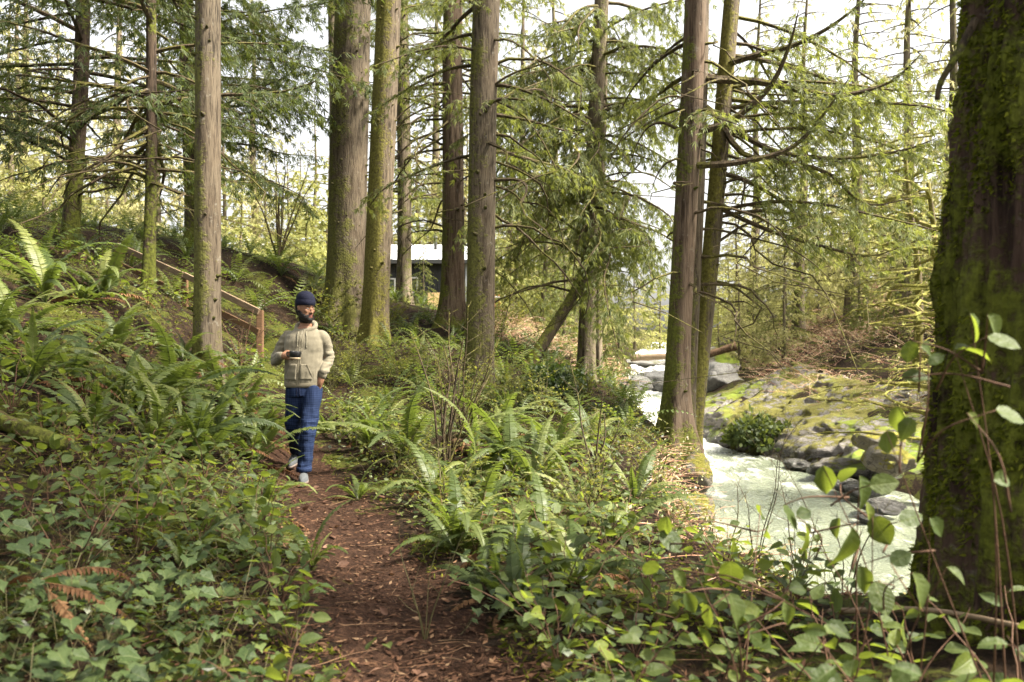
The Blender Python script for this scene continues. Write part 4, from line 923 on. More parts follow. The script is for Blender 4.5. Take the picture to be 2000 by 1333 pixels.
def fern_layout(rng, n):
    out = []
    for k in range(n):
        out.append((int(rng.integers(len(FROND))), k * 2.399 + rng.normal(0, .3), rng.normal(0, .22), rng.normal(0, .3), rng.uniform(.7, 1.12)))
    return out
# whole ferns as single meshes, for those too far to tell the fronds apart
def fern_mesh(seed):
    rng = np.random.default_rng(seed); g = Geo()
    for (m, az, tilt, roll, sc) in fern_layout(rng, 13):
        a = FR_P[m]; q = frond(a[0], a[1], a[2], a[3] * 1.05, 16, seed + m)
        V = np.concatenate(q.V); M = np.array(Matrix.Rotation(az, 3, 'Z') @ Matrix.Rotation(tilt, 3, 'Y') @ Matrix.Rotation(roll * .6, 3, 'X')) * sc
        for f, mi in q.F: pass
        g.add(V @ M.T, [f for f, _ in q.F])
    q = frond(0.6, -5, -50, .05, 12, seed); V = np.concatenate(q.V); g.add(V, [f for f, _ in q.F], 1)
    return g.mesh('sword_fern', [M_fern, M_ferndead])
FERNS = [fern_mesh(400 + i) for i in range(6)]

# where a plant stands, in words one can find in the photograph
LMK = [((-1.98, 7.6), 'the walking man'), ((-3.6, 9.5), 'the left grey-brown trunk'), ((-3.8, 12.0), 'the lower handrail post'), ((-6.6, 13.4), 'the top handrail post'),
       ((-6.9, 12.5), 'the dark leaning hemlock'), ((-3.5, 17.0), 'the thickest trunk'), ((-0.55, 12.5), 'the tall middle cedar'), ((-1.4, 18.0), 'the split cedar'), ((-0.55, 8.2), 'the rotten log'),
       ((1.6, 17.0), 'the slender hemlock'), ((2.3, 11.0), 'the riverside trunks'), ((0.7, 10.6), 'the wooden stake'), ((2.2, 3.4), 'the big dark trunk'), ((-0.9, 4.2), 'the bend of the trail'), ((-3.6, 6.2), 'the mossy fallen trunk'), ((-0.6, 3.0), 'the near end of the trail'), ((-1.8, 3.0), 'the lower left ivy'), ((0.6, 4.6), 'the cliff-top shrubs')]
def where(x, y):
    b = min(LMK, key=lambda l: math.hypot((l[0][0] - x), (l[0][1] - y)))
    dx, dy = x - b[0][0], y - b[0][1]
    if abs(dx) * 1.2 > abs(dy): r = 'to the right of' if dx > 0 else 'to the left of'
    else: r = 'just behind' if dy > 0 else 'just in front of'
    return r + ' ' + b[1]
_todo = []
def later(o, what, x, y, sc):
    _todo.append((o, what, x, y, sc)); return o
ORD = ('first', 'second', 'third', 'fourth', 'fifth', 'sixth', 'seventh', 'eighth', 'ninth', 'tenth', 'eleventh', 'twelfth', 'thirteenth', 'fourteenth', 'fifteenth', 'sixteenth', 'seventeenth', 'eighteenth', 'nineteenth', 'twentieth', 'last')
def settle_labels():
    G = {}
    for e in _todo: G.setdefault((e[1], where(e[2], e[3])), []).append(e)
    for (what, wh), L in G.items():
        L.sort(key=lambda e: e[2] / e[3])
        for i, e in enumerate(L):
            pos = '' if len(L) == 1 else ', leftmost' if i == 0 else ', rightmost' if i == len(L) - 1 else ', %s from left' % (ORD[i] if i < 20 else str(i + 1) + 'th')
            e[0]['label'] = '%s %s%s' % (what, wh, pos)
_pl = []
def free(x, y, d):
    if any((x - a) ** 2 + (y - b) ** 2 < (d) ** 2 for a, b in _pl): return False
    _pl.append((x, y)); return True
TRUNKS = [(float(at(*t)[0]), t[2], r) for t, r in (((405, 735, 9.5), .25), ((676, 642, 17.0), .7), ((733, 668, 15.5), .4), ((881, 645, 18), .45), ((931, 778, 12.5), .4), ((1142, 752, 17), .3), ((1325, 862, 11), .3), ((789, 597, 22), .35), ((2085, 0, 3.2), 1.0))]
def clear_of_trunks(x, y): return all(math.hypot(x - a, y - b) > r for a, b, r in TRUNKS)
_fg = {}
def add_fern(x, y, sc, rng, near):
    z = h1(x, y) - 0.02; lab = None
    grp = 'sword ferns on the forest floor'
    if near:
        o = empty('sword_fern', (x, y, z), rng.uniform(0, 6.28), lab, 'fern', grp); o.scale = (sc, sc, sc)
        for (m, az, tilt, roll, s) in fern_layout(rng, int(rng.integers(11, 16))):
            c = link('frond', FROND[m], o); c.rotation_euler = (roll * .6, tilt, az); c.scale = (s, s, s)
        later(o, 'sword fern', x, y, sc)
        for k in range(int(rng.integers(2, 6))):
            c = link('dead_frond', DEADF[k % 2], o); c.rotation_euler = (rng.normal(0, .4), rng.normal(0, .2), rng.uniform(0, 6.28))
    else:
        o = link('sword_fern', FERNS[int(rng.integers(len(FERNS)))]); o.location = (x, y, z); o.rotation_euler = (rng.normal(0, .1), rng.normal(0, .1), rng.uniform(0, 6.28)); s = sc
        o.scale = (s, s, s * rng.uniform(.85, 1.1)); tag(o, lab, 'fern', grp); later(o, 'sword fern', x, y, sc)
HERO = [(140, 700, 6.9, 1.0), (280, 720, 7.2, 1.05), (420, 800, 7.4, 1.0), (300, 860, 6.2, .95), (60, 760, 6.3, 1.0), (390, 880, 6.3, .85), (480, 760, 8.8, 1.0), (230, 650, 8.4, .9), (160, 620, 9.4, .9), (520, 800, 8.6, .85), (90, 560, 8.9, 1.35), (30, 640, 7.6, 1.2), (200, 590, 10, 1.1), (330, 745, 7.8, 1.15), (440, 745, 8.8, 1.15), (250, 800, 7.0, 1.0), (380, 830, 6.8, 1.05), (470, 810, 8.0, 1.0), (500, 860, 7.3, .8), (180, 860, 5.8, .9),
        (720, 800, 9.6, 1.05), (800, 860, 8.4, 1.2), (760, 760, 11.0, 1.0), (920, 905, 7.4, 1.1), (1000, 900, 7.8, 1.1), (1090, 900, 8.2, 1.1), (1150, 870, 9.4, 1.0), (850, 960, 6.6, .9), (700, 960, 6.9, .55),
        (985, 1100, 4.9, .85), (890, 1075, 5.0, .8), (1060, 1100, 5.0, .75), (940, 1000, 6.0, .8), (1120, 980, 6.3, .85), (640, 800, 10, .8), (1010, 720, 15.5, 1.1), (985, 760, 13.5, 1.0), (1070, 745, 15, 1.0), (860, 760, 13.6, .9), (1240, 960, 6.8, .8),
        (570, 560, 16.5, 1.3), (500, 575, 15.0, 1.1), (540, 510, 18, 1.3), (620, 560, 19, 1.2), (590, 620, 14.5, 1.0), (460, 540, 16, 1.2), (390, 560, 15.0, 1.1), (330, 545, 12.5, 1.0), (280, 520, 14.5, 1.0), (800, 650, 17, 1.1), (840, 640, 18.5, 1.1), (775, 625, 20, 1.2), (760, 690, 14.5, .9), (820, 700, 14.5, .9),
        (1010, 1190, 3.9, .62), (960, 1180, 4.1, .55), (610, 1080, 4.5, .45), (480, 1060, 4.4, .5), (430, 1000, 5.0, .6), (1130, 1130, 4.3, .6), (1210, 1040, 5.4, .7), (300, 980, 5.0, .55), (520, 1000, 5.4, .6), (360, 1080, 4.0, .5)]
for (px, py, Y, sc) in HERO:
    x = (px - 1000) / FPX * Y; _pl.append((x, Y)); add_fern(x, Y, sc * 1.12, rp, Y < 10.2)
tries = 0; nf = 0
while nf < 165 and tries < 6000:
    tries += 1
    Y = rp.uniform(6.0, 24); x = rp.uniform(-0.66, 0.26) * Y
    if path_d(x, Y) < 2.2 or x > float(XL(Y)) - (1.9 if Y < 10 else 1.2) or not clear_of_trunks(x, Y): continue
    if -9 < x < -2.6 and 6.5 < Y < 12.5 and vnoise(x * .6, Y * .6, 0, 2) < -0.05: continue      # bare slope between the ferns on the bank
    if not free(x, Y, 0.55 if Y < 12 else 0.7): continue
    add_fern(x, Y, rp.uniform(.75, 1.3), rp, Y < 9.5); nf += 1

# ---- leaves with a midrib fold
def ovate(L, W, fold, curl, seed, n=7):
    rng = np.random.default_rng(seed); t = np.linspace(0, 1, n) ** 1.15
    w = W / 2 * np.sin(np.pi * np.clip(t, 0, 1) ** 0.78) ** 0.75; w[0] = W * .04; w[-1] = 0.002
    w = w * (1 + 0.04 * rng.normal(0, 1, n))
    x = L * t; z = -curl * L * t ** 2; V = []
    for i in range(n):
        wv = 0.035 * L * math.sin(i * 1.9 + seed)
        V += [[x[i], w[i], z[i] + fold * w[i] + wv * .5], [x[i], w[i] * .5, z[i] + fold * w[i] * .42], [x[i], 0, z[i]], [x[i], -w[i] * .5, z[i] + fold * w[i] * .42], [x[i], -w[i], z[i] + fold * w[i] - wv * .5]]
    F = [[i * 5 + j, i * 5 + j + 1, (i + 1) * 5 + j + 1, (i + 1) * 5 + j] for i in range(n - 1) for j in range(4)]
    return np.array(V), np.array(F)
def ivy_leaf(S, seed):
    rng = np.random.default_rng(seed)
    ang = np.radians([180, 150, 118, 92, 66, 42, 20, 0]); rad = np.array([.10, .36, .48, .40, .56, .50, .50, .74]) * (1 + rng.normal(0, .05, 8))
    pts = [(r * math.cos(a), r * math.sin(a)) for a, r in zip(ang, rad)]; pts = pts + [(x, -y) for x, y in pts[1:-1][::-1]]
    V = [[.3 * S, 0, -.02 * S]] + [[(x + .3) * S if False else x * S + .1 * S, y * S, 0.24 * abs(y) * S - .30 * S * (max(0, x) ** 2) + rng.normal(0, .025) * S] for x, y in pts]
    n = len(pts); F = [[0, 1 + i, 1 + (i + 1) % n] for i in range(n)]
    mid = []
    return np.array(V), np.array(F)
SALAL_L = [Geo().add(*ovate(1.0, .66, .42, .22, 1)), Geo().add(*ovate(1.0, .58, .42, .25, 2)), Geo().add(*ovate(1.0, .74, .15, .05, 3)), Geo().add(*ovate(1.0, .62, .25, .38, 4))]
SALAL_M = [g.mesh('leaf', M_salal, True) for g in SALAL_L]
IVY_V = [ivy_leaf(1.0, 10 + i) for i in range(4)]
IVY_M = [Geo().add(*v).mesh('leaf', M_ivy, True) for v in IVY_V]
def lookmat(pos, D, N, s):
    D = Vector(D).normalized(); N = Vector(N); Yv = N.cross(D).normalized(); Zv = D.cross(Yv)
    M = Matrix(((D.x, Yv.x, Zv.x), (D.y, Yv.y, Zv.y), (D.z, Yv.z, Zv.z))).to_4x4()
    return Matrix.Translation(Vector(pos)) @ M @ Matrix.Scale(s, 4)
def shrub_layout(seed, nst, hl, leaf, gap=0.065, up=1.0, spread=0.8):
    rng = np.random.default_rng(seed); g = Geo(); leaves = []
    for k in range(nst):
        a = k * 2.4 + rng.normal(0, .4); L = hl * rng.uniform(.65, 1.15); n = 8; s = np.linspace(0, 1, n)
        lean = spread * rng.uniform(.4, 1.2)
        P = np.stack([np.cos(a) * lean * L * s ** 1.3, np.sin(a) * lean * L * s ** 1.3, L * up * (s - .28 * lean * s ** 2)], -1) + rng.normal(0, .008, (n, 3)) * s[:, None]
        g.tube(P, 0.0032 * (1 - s) + 0.0012, 4, 0, cap=False)
        m = int(L / gap); T = unit(np.gradient(P, axis=0))
        for j in range(m):
            t = 0.25 + 0.75 * (j + .5) / m; q = np.array([np.interp(t, s, P[:, c]) for c in range(3)]); tg = T[min(int(t * (n - 1)), n - 1)]
            sd = unit(np.cross(tg, [0, 0, 1.0])) * (1 if j % 2 else -1)
            D = sd * .9 + tg * .55 + rng.normal(0, .3, 3) + np.array([0, 0, -0.12]); N = np.array([0, 0, 1.0]) + rng.normal(0, .42, 3) - 0.25 * unit(np.array([np.cos(a), np.sin(a), 0]))
            D = unit(D); b = q + D * 0.015
            g.add(np.array([q, q + [0.002, 0, 0.002], b, b + [0.002, 0, 0.002]]), np.array([[0, 1, 3, 2]]))
            leaves.append((lookmat(b, D, N, leaf * rng.uniform(.7, 1.15) * (1 - .25 * (t > .9))), int(rng.integers(4))))
    return g, leaves
def ivy_layout(seed, L, leaf, n):
    rng = np.random.default_rng(seed); g = Geo(); s = np.linspace(0, 1, 14); leaves = []
    P = np.stack([(s - .5) * L, .10 * np.sin(s * 7 + seed) * L, .025 + .03 * np.sin(s * 11 + seed)], -1); g.tube(P, .0028, 4, 0, cap=False)
    for j in range(n):
        t = (j + rng.random()) / n; q = np.array([np.interp(t, s, P[:, c]) for c in range(3)])
        a = rng.uniform(0, 6.28); hgt = rng.uniform(.06, .20); e = q + np.array([math.cos(a) * hgt * .8, math.sin(a) * hgt * .8, hgt])
        g.tube([q, (q + e) / 2 + [0, 0, .015], e], .0014, 3, 0, cap=False)
        a2 = a + rng.normal(0, .6); N = np.array([math.cos(a2) * .3, math.sin(a2) * .3 - .28, 1.0]) + rng.normal(0, .22, 3); D = np.array([math.cos(a2), math.sin(a2), -.25])
        leaves.append((lookmat(e, D, N, leaf * rng.uniform(.65, 1.2)), int(rng.integers(4))))
    return g, leaves
SH = []
for i in range(7):
    g, lv = shrub_layout(500 + i, 4 + i % 3, .44, .088); SH.append((g, lv, g.mesh('stem', M_stemred)))
IV = []
for i in range(6):
    g, lv = ivy_layout(540 + i, .8, .064, 22); IV.append((g, lv, g.mesh('stem', M_stem)))
def joined(src, V4, name, mats):
    g, lv, _ = src; G = Geo(); G.add(np.concatenate(g.V), [f for f, _ in g.F], 0)
    for M, m in lv:
        V, F = V4[m]; A = np.array(M); G.add(V @ A[:3, :3].T + A[:3, 3], F, 1)
    return G.mesh(name, mats)
OV4 = [(np.concatenate(g.V), g.F[0][0]) for g in SALAL_L]
SHJ = [joined(s, OV4, 'salal_shrub', [M_stemred, M_salal]) for s in SH]
def add_leafy(kind, x, y, sc, rng, near, rz=None):
    z = h1(x, y) - .01; rz = rng.uniform(0, 6.28) if rz is None else rz
    if kind == 'salal': src, meshes, nm, cat, st, grp = SH[int(rng.integers(len(SH)))], SALAL_M, 'salal_shrub', 'shrub', 'salal shrub', 'salal shrubs with oval leaves'
    else: src, meshes, nm, cat, st, grp = IV[int(rng.integers(len(IV)))], IVY_M, 'ivy_vine', 'ivy', 'ivy vine', 'ivy vines with lobed leaves'
    lab = None
    if near or kind == 'ivy':
        o = empty(nm, (x, y, z), rz, lab, cat, grp); later(o, st, x, y, sc); o.scale = (sc, sc, sc); link('stem', src[2], o)
        for M, m in src[1]:
            c = link('leaf', meshes[m], o); c.matrix_local = M
    else:
        o = link(nm, SHJ[[id(s) for s in SH].index(id(src))]); o.location = (x, y, z); o.rotation_euler = (0, 0, rz); o.scale = (sc, sc, sc); tag(o, lab, cat, grp); later(o, st, x, y, sc)
_pl = []
def scatter(kind, n, fx, fy, dmin, near_y, scl, ok=lambda x, y: True, pmin=1.35, tries=4000):
    k = 0
    for _ in range(tries):
        if k >= n: break
        Y = rp.uniform(*fy); x = rp.uniform(*fx(Y)) if callable(fx) else rp.uniform(*fx)
        if path_d(x, Y) < pmin or x > float(XL(Y)) - .35 or not clear_of_trunks(x, Y) or not ok(x, Y) or not free(x, Y, dmin): continue
        add_leafy(kind, x, Y, rp.uniform(*scl), rp, Y < near_y); k += 1
inf = lambda x, y: abs(x) < 0.68 * y + 0.25
scatter('ivy', 50, (-2.6, -0.2), (1.85, 3.9), .21, 9, (.75, 1.3), lambda x, y: inf(x, y) and path_d(x, y) > 1.9 and (x < -.3), 1.35)
scatter('salal', 26, (-2.4, -0.5), (1.75, 3.4), .24, 9, (.7, 1.0), inf, 1.4)
scatter('salal', 34, (-3.6, -0.7), (3.5, 5.6), .31, 5.3, (.8, 1.15), inf, 1.45)
scatter('salal', 18, (-4.6, -1.4), (5.4, 8.2), .42, 5.3, (.7, .95), inf, 1.6)
scatter('salal', 20, (-0.3, 2.6), (1.8, 3.4), .30, 9, (.75, 1.05), inf, 1.35)
cl = lambda x, y: inf(x, y) and x < float(XL(y)) - 1.5
scatter('salal', 24, (-0.35, 2.4), (3.4, 5.2), .34, 5.3, (.7, 1.05), cl, 1.5)
scatter('salal', 26, (-0.6, 2.4), (5.2, 8.5), .40, 5.3, (.7, 1.1), cl, 1.6)
scatter('salal', 40, (-6.5, 2.0), (8.5, 16), .5, 5.3, (.7, 1.2), inf, 1.6)
scatter('ivy', 14, (-0.2, 1.8), (2.4, 4.4), .3, 9, (.7, 1.0), inf, 1.5)

# ---- hand-placed big-leaved shrubs in front of the dark trunk and the river
BIG = [g for g in (Geo().add(*ovate(1.0, .66, .38, .26, 21)), Geo().add(*ovate(1.0, .58, .45, .4, 22)), Geo().add(*ovate(1.0, .78, .10, .05, 23, 12)))]
BIG_M = [g.mesh('leaf', M_salal, True) for g in BIG]
def big_shrub(base, label, leaves, seed):
    rng = np.random.default_rng(seed); bx, by = base; bz = h1(bx, by) - .02; b = np.array([bx, by, bz])
    o = empty('leafy_shrub', b, 0, label, 'shrub', None); stems = []
    hubs = [np.array(at(px, py, Y)) for (px, py, Y, s, ang) in leaves]
    for i, (px, py, Y, s, ang) in enumerate(leaves):
        p = hubs[i] - b; L = s * Y / FPX; a = R(ang)
        D = np.array([math.cos(a), rng.normal(0, .35), math.sin(a)]); N = np.array([rng.normal(0, .6), -1.0 + rng.normal(0, .4), rng.uniform(.1, 1.3)])
        D = unit(D); M = lookmat(p - D * L * .5, D, N, L); c = link('leaf', BIG_M[i % 3], o); c.matrix_local = M
        q = p - D * L * .5; k = i - 1 - int(rng.integers(0, 2))
        root = np.array([rng.normal(0, .06), rng.normal(0, .06), 0]) if (k < 0 or i % 4 == 0) else (hubs[k] - b + (hubs[k] - b) * [-.1, 0, -.1])
        mid = (root + q) / 2 + np.array([rng.normal(0, .03), rng.normal(0, .03), .08 * np.linalg.norm(q - root)])
        g = Geo().tube(spline([root, mid, q], 9), np.linspace(.0036, .0013, 9), 5, 0); st = g.obj('stem', M_stemred, o, True)
    return o
big_shrub((1.42, 2.35), 'arching big-leaved shrub growing in front of the huge dark trunk', [(1908, 640, 2.2, 62, -60), (1948, 640, 2.15, 66, -50), (1776, 688, 2.3, 46, -95), (1814, 684, 2.3, 50, -20), (1900, 680, 2.2, 75, 5), (1962, 668, 2.1, 60, -25), (1790, 735, 2.3, 52, 10), (1752, 822, 2.3, 56, -90), (1734, 865, 2.3, 52, -75), (1770, 838, 2.25, 50, -120), (1830, 700, 2.2, 40, 40), (1975, 812, 2.0, 60, -20), (1960, 935, 2.0, 50, 5), (1905, 820, 2.1, 40, -40)], 1)
big_shrub((1.15, 2.5), 'big-leaved shrub standing out against the bright river at right', [(1612, 940, 2.5, 62, -80), (1690, 962, 2.45, 66, -75), (1728, 945, 2.4, 55, 10), (1655, 925, 2.6, 45, 60), (1580, 1052, 2.5, 68, -70), (1545, 1012, 2.6, 56, -60), (1572, 1002, 2.6, 40, 20), (1655, 1075, 2.4, 92, -100), (1722, 1038, 2.4, 64, -60), (1632, 1030, 2.6, 42, -120), (1700, 1000, 2.5, 36, 90), (1780, 1012, 2.35, 50, 15), (1832, 1030, 2.3, 48, -50), (1690, 1135, 2.4, 62, -70), (1722, 1170, 2.35, 66, -80), (1800, 1158, 2.2, 80, -70), (1870, 1120, 2.2, 40, -30), (1760, 1090, 2.3, 45, 30)], 2)
big_shrub((0.72, 2.6), 'shrub with yellow-green oval leaves near the bottom right of the trail', [(1485, 1003, 2.9, 42, -80), (1502, 1040, 2.9, 44, -40), (1312, 1058, 2.9, 58, -40), (1298, 1030, 2.9, 46, -100), (1388, 1112, 2.7, 56, -85), (1428, 1122, 2.6, 62, -80), (1455, 1125, 2.6, 48, -10), (1350, 1180, 2.5, 50, -60), (1382, 1205, 2.4, 48, -90), (1440, 1195, 2.4, 72, -70), (1540, 1198, 2.4, 52, -75), (1478, 1248, 2.3, 46, -40), (1560, 1150, 2.5, 44, 0), (1330, 1130, 2.7, 46, -50), (1270, 1110, 2.8, 42, -120), (1640, 1230, 2.2, 52, -20), (1590, 1230, 2.2, 48, 170)], 3)

# ---- bare twiggy shrubs
def twig_shrub(name, label, x, y, hgt, n, seed, mat=M_twig, spread=.5, fol=0.0, folmat=M_leafmid, r0=.012, group=None, lets=5, bl=(.05, .022), step=.05, sink=.03):
    rng = np.random.default_rng(seed); g = Geo(); o = empty(name, (x, y, h1(x, y) - sink), 0, label, 'shrub', group)
    for k in range(n):
        a = k * 2.4 + rng.normal(0, .5); L = hgt * rng.uniform(.55, 1.1); s = np.linspace(0, 1, 5); ln = spread * rng.uniform(.1, 1.0)
        pts = np.stack([np.cos(a) * ln * L * s ** 1.2 + rng.normal(0, .03 * L, 5) * s, np.sin(a) * ln * L * s ** 1.2 + rng.normal(0, .03 * L, 5) * s, L * s * (1 - .15 * ln * s)], -1)
        branch(g, None, 0, 0, 0, 0, 0, r0 * rng.uniform(.6, 1.2), rng, pts=pts, fol=fol, lets=lets, let_len=.34, hang=-.25 if fol == 0 else .1, step=step, bl=bl, fan=2, t0=.2)
    g.obj('stems', [mat, folmat], o); return o
def wx(px, Y): return (px - 1000) / FPX * Y
twig_shrub('twiggy_shrub', 'mossy bare shrub with crooked stems in the middle of the slope', wx(868, 7.6), 7.6, 1.45, 8, 700, spread=.35, r0=.014, lets=9)
twig_shrub('twiggy_shrub', 'bare pale twigs reaching up in front of the tall middle cedar', wx(905, 8.6), 8.6, 1.7, 8, 701, spread=.4, r0=.008, lets=9)
twig_shrub('twiggy_shrub', 'mossy crooked sapling between the ferns and the river cliff', wx(1165, 6.6), 6.6, 1.2, 4, 702, spread=.35, r0=.009, lets=8)
twig_shrub('twiggy_shrub', 'dark mossy sapling on the cliff edge right of the mossy rocks', wx(1395, 6.0), 6.0, 1.1, 4, 703, spread=.4, r0=.010, sink=.1, lets=8)
twig_shrub('twiggy_shrub', 'thin bare sapling standing out against the green water', wx(1478, 5.0), 5.0, 1.0, 3, 704, M_twigdark, spread=.3, r0=.004, lets=13)
twig_shrub('twiggy_shrub', 'bare forked sapling right of the one against the green water', wx(1560, 4.6), 4.6, .9, 3, 705, M_twigdark, spread=.45, r0=.0035, lets=13)
twig_shrub('twiggy_shrub', 'fine bare twigs at the lower right of the river view', wx(1650, 4.2), 4.2, .8, 5, 706, M_twigdark, spread=.6, r0=.0035, lets=9)
twig_shrub('twiggy_shrub', 'thin green stems crossing the near end of the trail', wx(830, 3.6), 3.6, .62, 4, 707, M_stem, spread=.6, r0=.0028, lets=6)
twig_shrub('twiggy_shrub', 'tangle of dry twigs over the ivy in the lower left', wx(140, 3.5), 3.5, .55, 7, 710, M_stemred, spread=1.2, r0=.0032, lets=8)
twig_shrub('twiggy_shrub', 'bare stems on the crest behind the lower handrail post', wx(545, 19), 19, 3.0, 9, 711, M_twig, spread=.45, r0=.022)
twig_shrub('twiggy_shrub', 'dead dry stems beside the lower handrail post', wx(470, 11), 11, .9, 7, 712, M_stemred, spread=.7, r0=.005, lets=8)
HB = [(660, 700, 13.0, .9), (700, 690, 13.6, .8), (650, 720, 11.6, .8), (780, 750, 12, .9), (620, 690, 13.5, .9), (1000, 800, 11.5, .9), (1150, 800, 12.8, .7), (1240, 905, 9.0, .35), (1305, 890, 10.2, .3), (1285, 960, 7.8, .5), (1320, 980, 7.4, .45), (1180, 900, 8.6, .55), (1060, 830, 10.4, .8), (905, 800, 10.8, .8), (560, 700, 12.6, .8), (980, 690, 19, 1.5), (1000, 670, 23, 1.3), (960, 690, 21, 1.2), (640, 640, 15.6, 1.0), (760, 660, 17, 1.2), (1150, 1030, 5.6, .6), (870, 1010, 6, .6), (780, 900, 8.0, .55), (690, 830, 9.3, .6)]
M_huck = leaf_mat('huckleberry_leaf', [(0.0, (0.0425, 0.0553, 0.0119)), (0.5, (0.0850, 0.0978, 0.0213)), (1.0, (0.1445, 0.1445, 0.0382))], tf=0.4, trans=(0.42, 0.42, 0.06), rough=0.55, spec=0.25, objw=0.3)
for i, (px, py, Y, hg) in enumerate(HB):
    x = wx(px, Y); x = min(x, float(XL(Y)) - .3)
    o = twig_shrub('huckleberry_shrub', None, x, Y, hg, 10, 720 + i, M_stem, spread=.75, fol=.9, folmat=M_huck, r0=.0045, group='fine-leaved huckleberry shrubs', lets=11, bl=(.045, .02) if Y < 14 else (.07, .035), step=.045 if Y < 14 else .07); later(o, 'fine-leaved huckleberry shrub', x, Y, hg)
def round_bush(label, px, Y, rad, n, mat, seed, ls=.06, flat=.75, nm='ivy_bush'):
    rng = np.random.default_rng(seed); x = wx(px, Y); z = h1(x, Y); o = empty(nm, (x, Y, z), 0, label, 'shrub'); g = Geo()
    d = unit(rng.normal(0, 1, (n, 3))); d[:, 2] = np.abs(d[:, 2]); r = rad * rng.uniform(.55, 1.05, n) * (1 + .28 * fbm(d[:, 0] * 2.4, d[:, 1] * 2.4, d[:, 2] * 2.4, seed, 3))
    p = d * r[:, None] * [1, 1, flat]; L = ls * rng.uniform(.7, 1.3, n)
    blades(g, p, d * .5 + rng.normal(0, .6, (n, 3)), d + rng.normal(0, .5, (n, 3)), L, L * .75, 0); g.obj('foliage', mat, o)
    g = Geo()
    for k in range(14):
        q = p[int(rng.integers(n))]; g.tube(spline([[0, 0, -.1], q * .5 + [0, 0, .1], q], 7), np.linspace(.014, .004, 7), 4)
    g.obj('stems', M_twigdark, o)
round_bush('dark glossy ivy-covered mound left of the slender hemlock foot', 1085, 13.5, .62, 1500, M_ivy, 801, .085)
round_bush('low yellow-green mossy hummock under the tall middle cedar', 1010, 12.0, .4, 500, M_cover, 802, .07, .5)
round_bush('dark rounded shrub among the brambles on the far hillside', 1695, 46, .9, 800, M_leafdark, 803, .16)
round_bush('leafy hummock on the river edge left of the cedar trio', 1190, 11.6, .4, 600, M_cover, 804, .07, .6)
round_bush('dark green fern-like bush overhanging the water below the slab', 1480, 30.5, 1.5, 1400, M_leafdark, 805, .22, .7, nm='overhanging_bush')

# ---- what nobody could count: brambles, moss, litter, small leaves
def strips(n, pos, length, wid, rng, rise=.6, k=6):
    """thin arching stems as 3-sided tubes, all in one mesh"""
    g = Geo(); a = rng.uniform(0, 6.28, n); L = length * rng.uniform(.5, 1.3, n); s = np.linspace(0, 1, k)
    hx = np.cos(a)[:, None] * L[:, None] * s; hy = np.sin(a)[:, None] * L[:, None] * s; rz = rise * rng.uniform(.2, 1.3, n)
    hz = (L * rz)[:, None] * (s * (1.55 - 1.25 * s * rng.uniform(.6, 1.1, n)[:, None]))
    P = pos[:, None, :] + np.stack([hx + .05 * L[:, None] * np.sin(s * 6 + a[:, None]), hy, hz], -1)
    off = np.array([[0, 0, 1.0], [.87, 0, -.5], [-.87, 0, -.5]]); S = np.stack([-np.sin(a), np.cos(a), 0 * a], -1)
    ring = off[None, :, 2:3] * np.array([0, 0, 1.0]) + off[None, :, 0:1] * S[:, None, :]
    V = P[:, :, None, :] + (wid * (1 - .6 * s))[None, :, None, None] * ring[:, None, :, :]
    b = (np.arange(n) * k * 3)[:, None, None]; q = (np.arange(k - 1) * 3)[None, :, None]; j = np.arange(3)[None, None, :]; j2 = (j + 1) % 3
    g.add(V.reshape(-1, 3), np.stack([b + q + j, b + q + j2, b + q + 3 + j2, b + q + 3 + j], -1).reshape(-1, 4), 0); return g, P
def brambles(name, label, X, Y, ln, wd, leaf, nleaf, seed, rise=.5):
    rng = np.random.default_rng(seed); n = len(X); pos = np.stack([X, Y, H(X, Y) - .05], -1); g, P = strips(n, pos, ln, wd, rng, rise)
    i = rng.integers(0, n, nleaf); t = rng.integers(1, P.shape[1], nleaf); p = P[i, t] + rng.normal(0, .04, (nleaf, 3))
    blades(g, p, rng.normal(0, 1, (nleaf, 3)), rng.normal(0, .6, (nleaf, 3)) + [0, 0, 1], leaf * rng.uniform(.6, 1.3, nleaf), leaf * .6, 1)
    tag(g.obj(name, [M_drytwig, M_dryleaf]), label, kind='stuff')
n = 7200; yy = rp.uniform(10, 62, n); dd = 3.5 + rp.uniform(0, 1, n) ** .8 * 13
brambles('brambles', 'dry reddish brambles covering the far hillside', XR(yy) + dd, yy, 1.3, .011, .10, 26000, 900, .55)
n = 2600; yy = rp.uniform(18, 40, n); xx = rp.uniform(-.05, .135, n) * yy; ok = xx < XL(yy) - .3; xx, yy = xx[ok], yy[ok]
brambles('brambles', 'pale dry brambles on the bank below the cabin', xx, yy, .9, .008, .07, 8000, 901, .6)
n = 1500; yy = rp.uniform(4.0, 12.5, n); xx = XL(yy) - rp.uniform(-.05, 1.3, n)
brambles('brambles', 'tangled dry stems hanging on the near river cliff', xx, yy, .5, .004, .04, 5000, 902, .35)

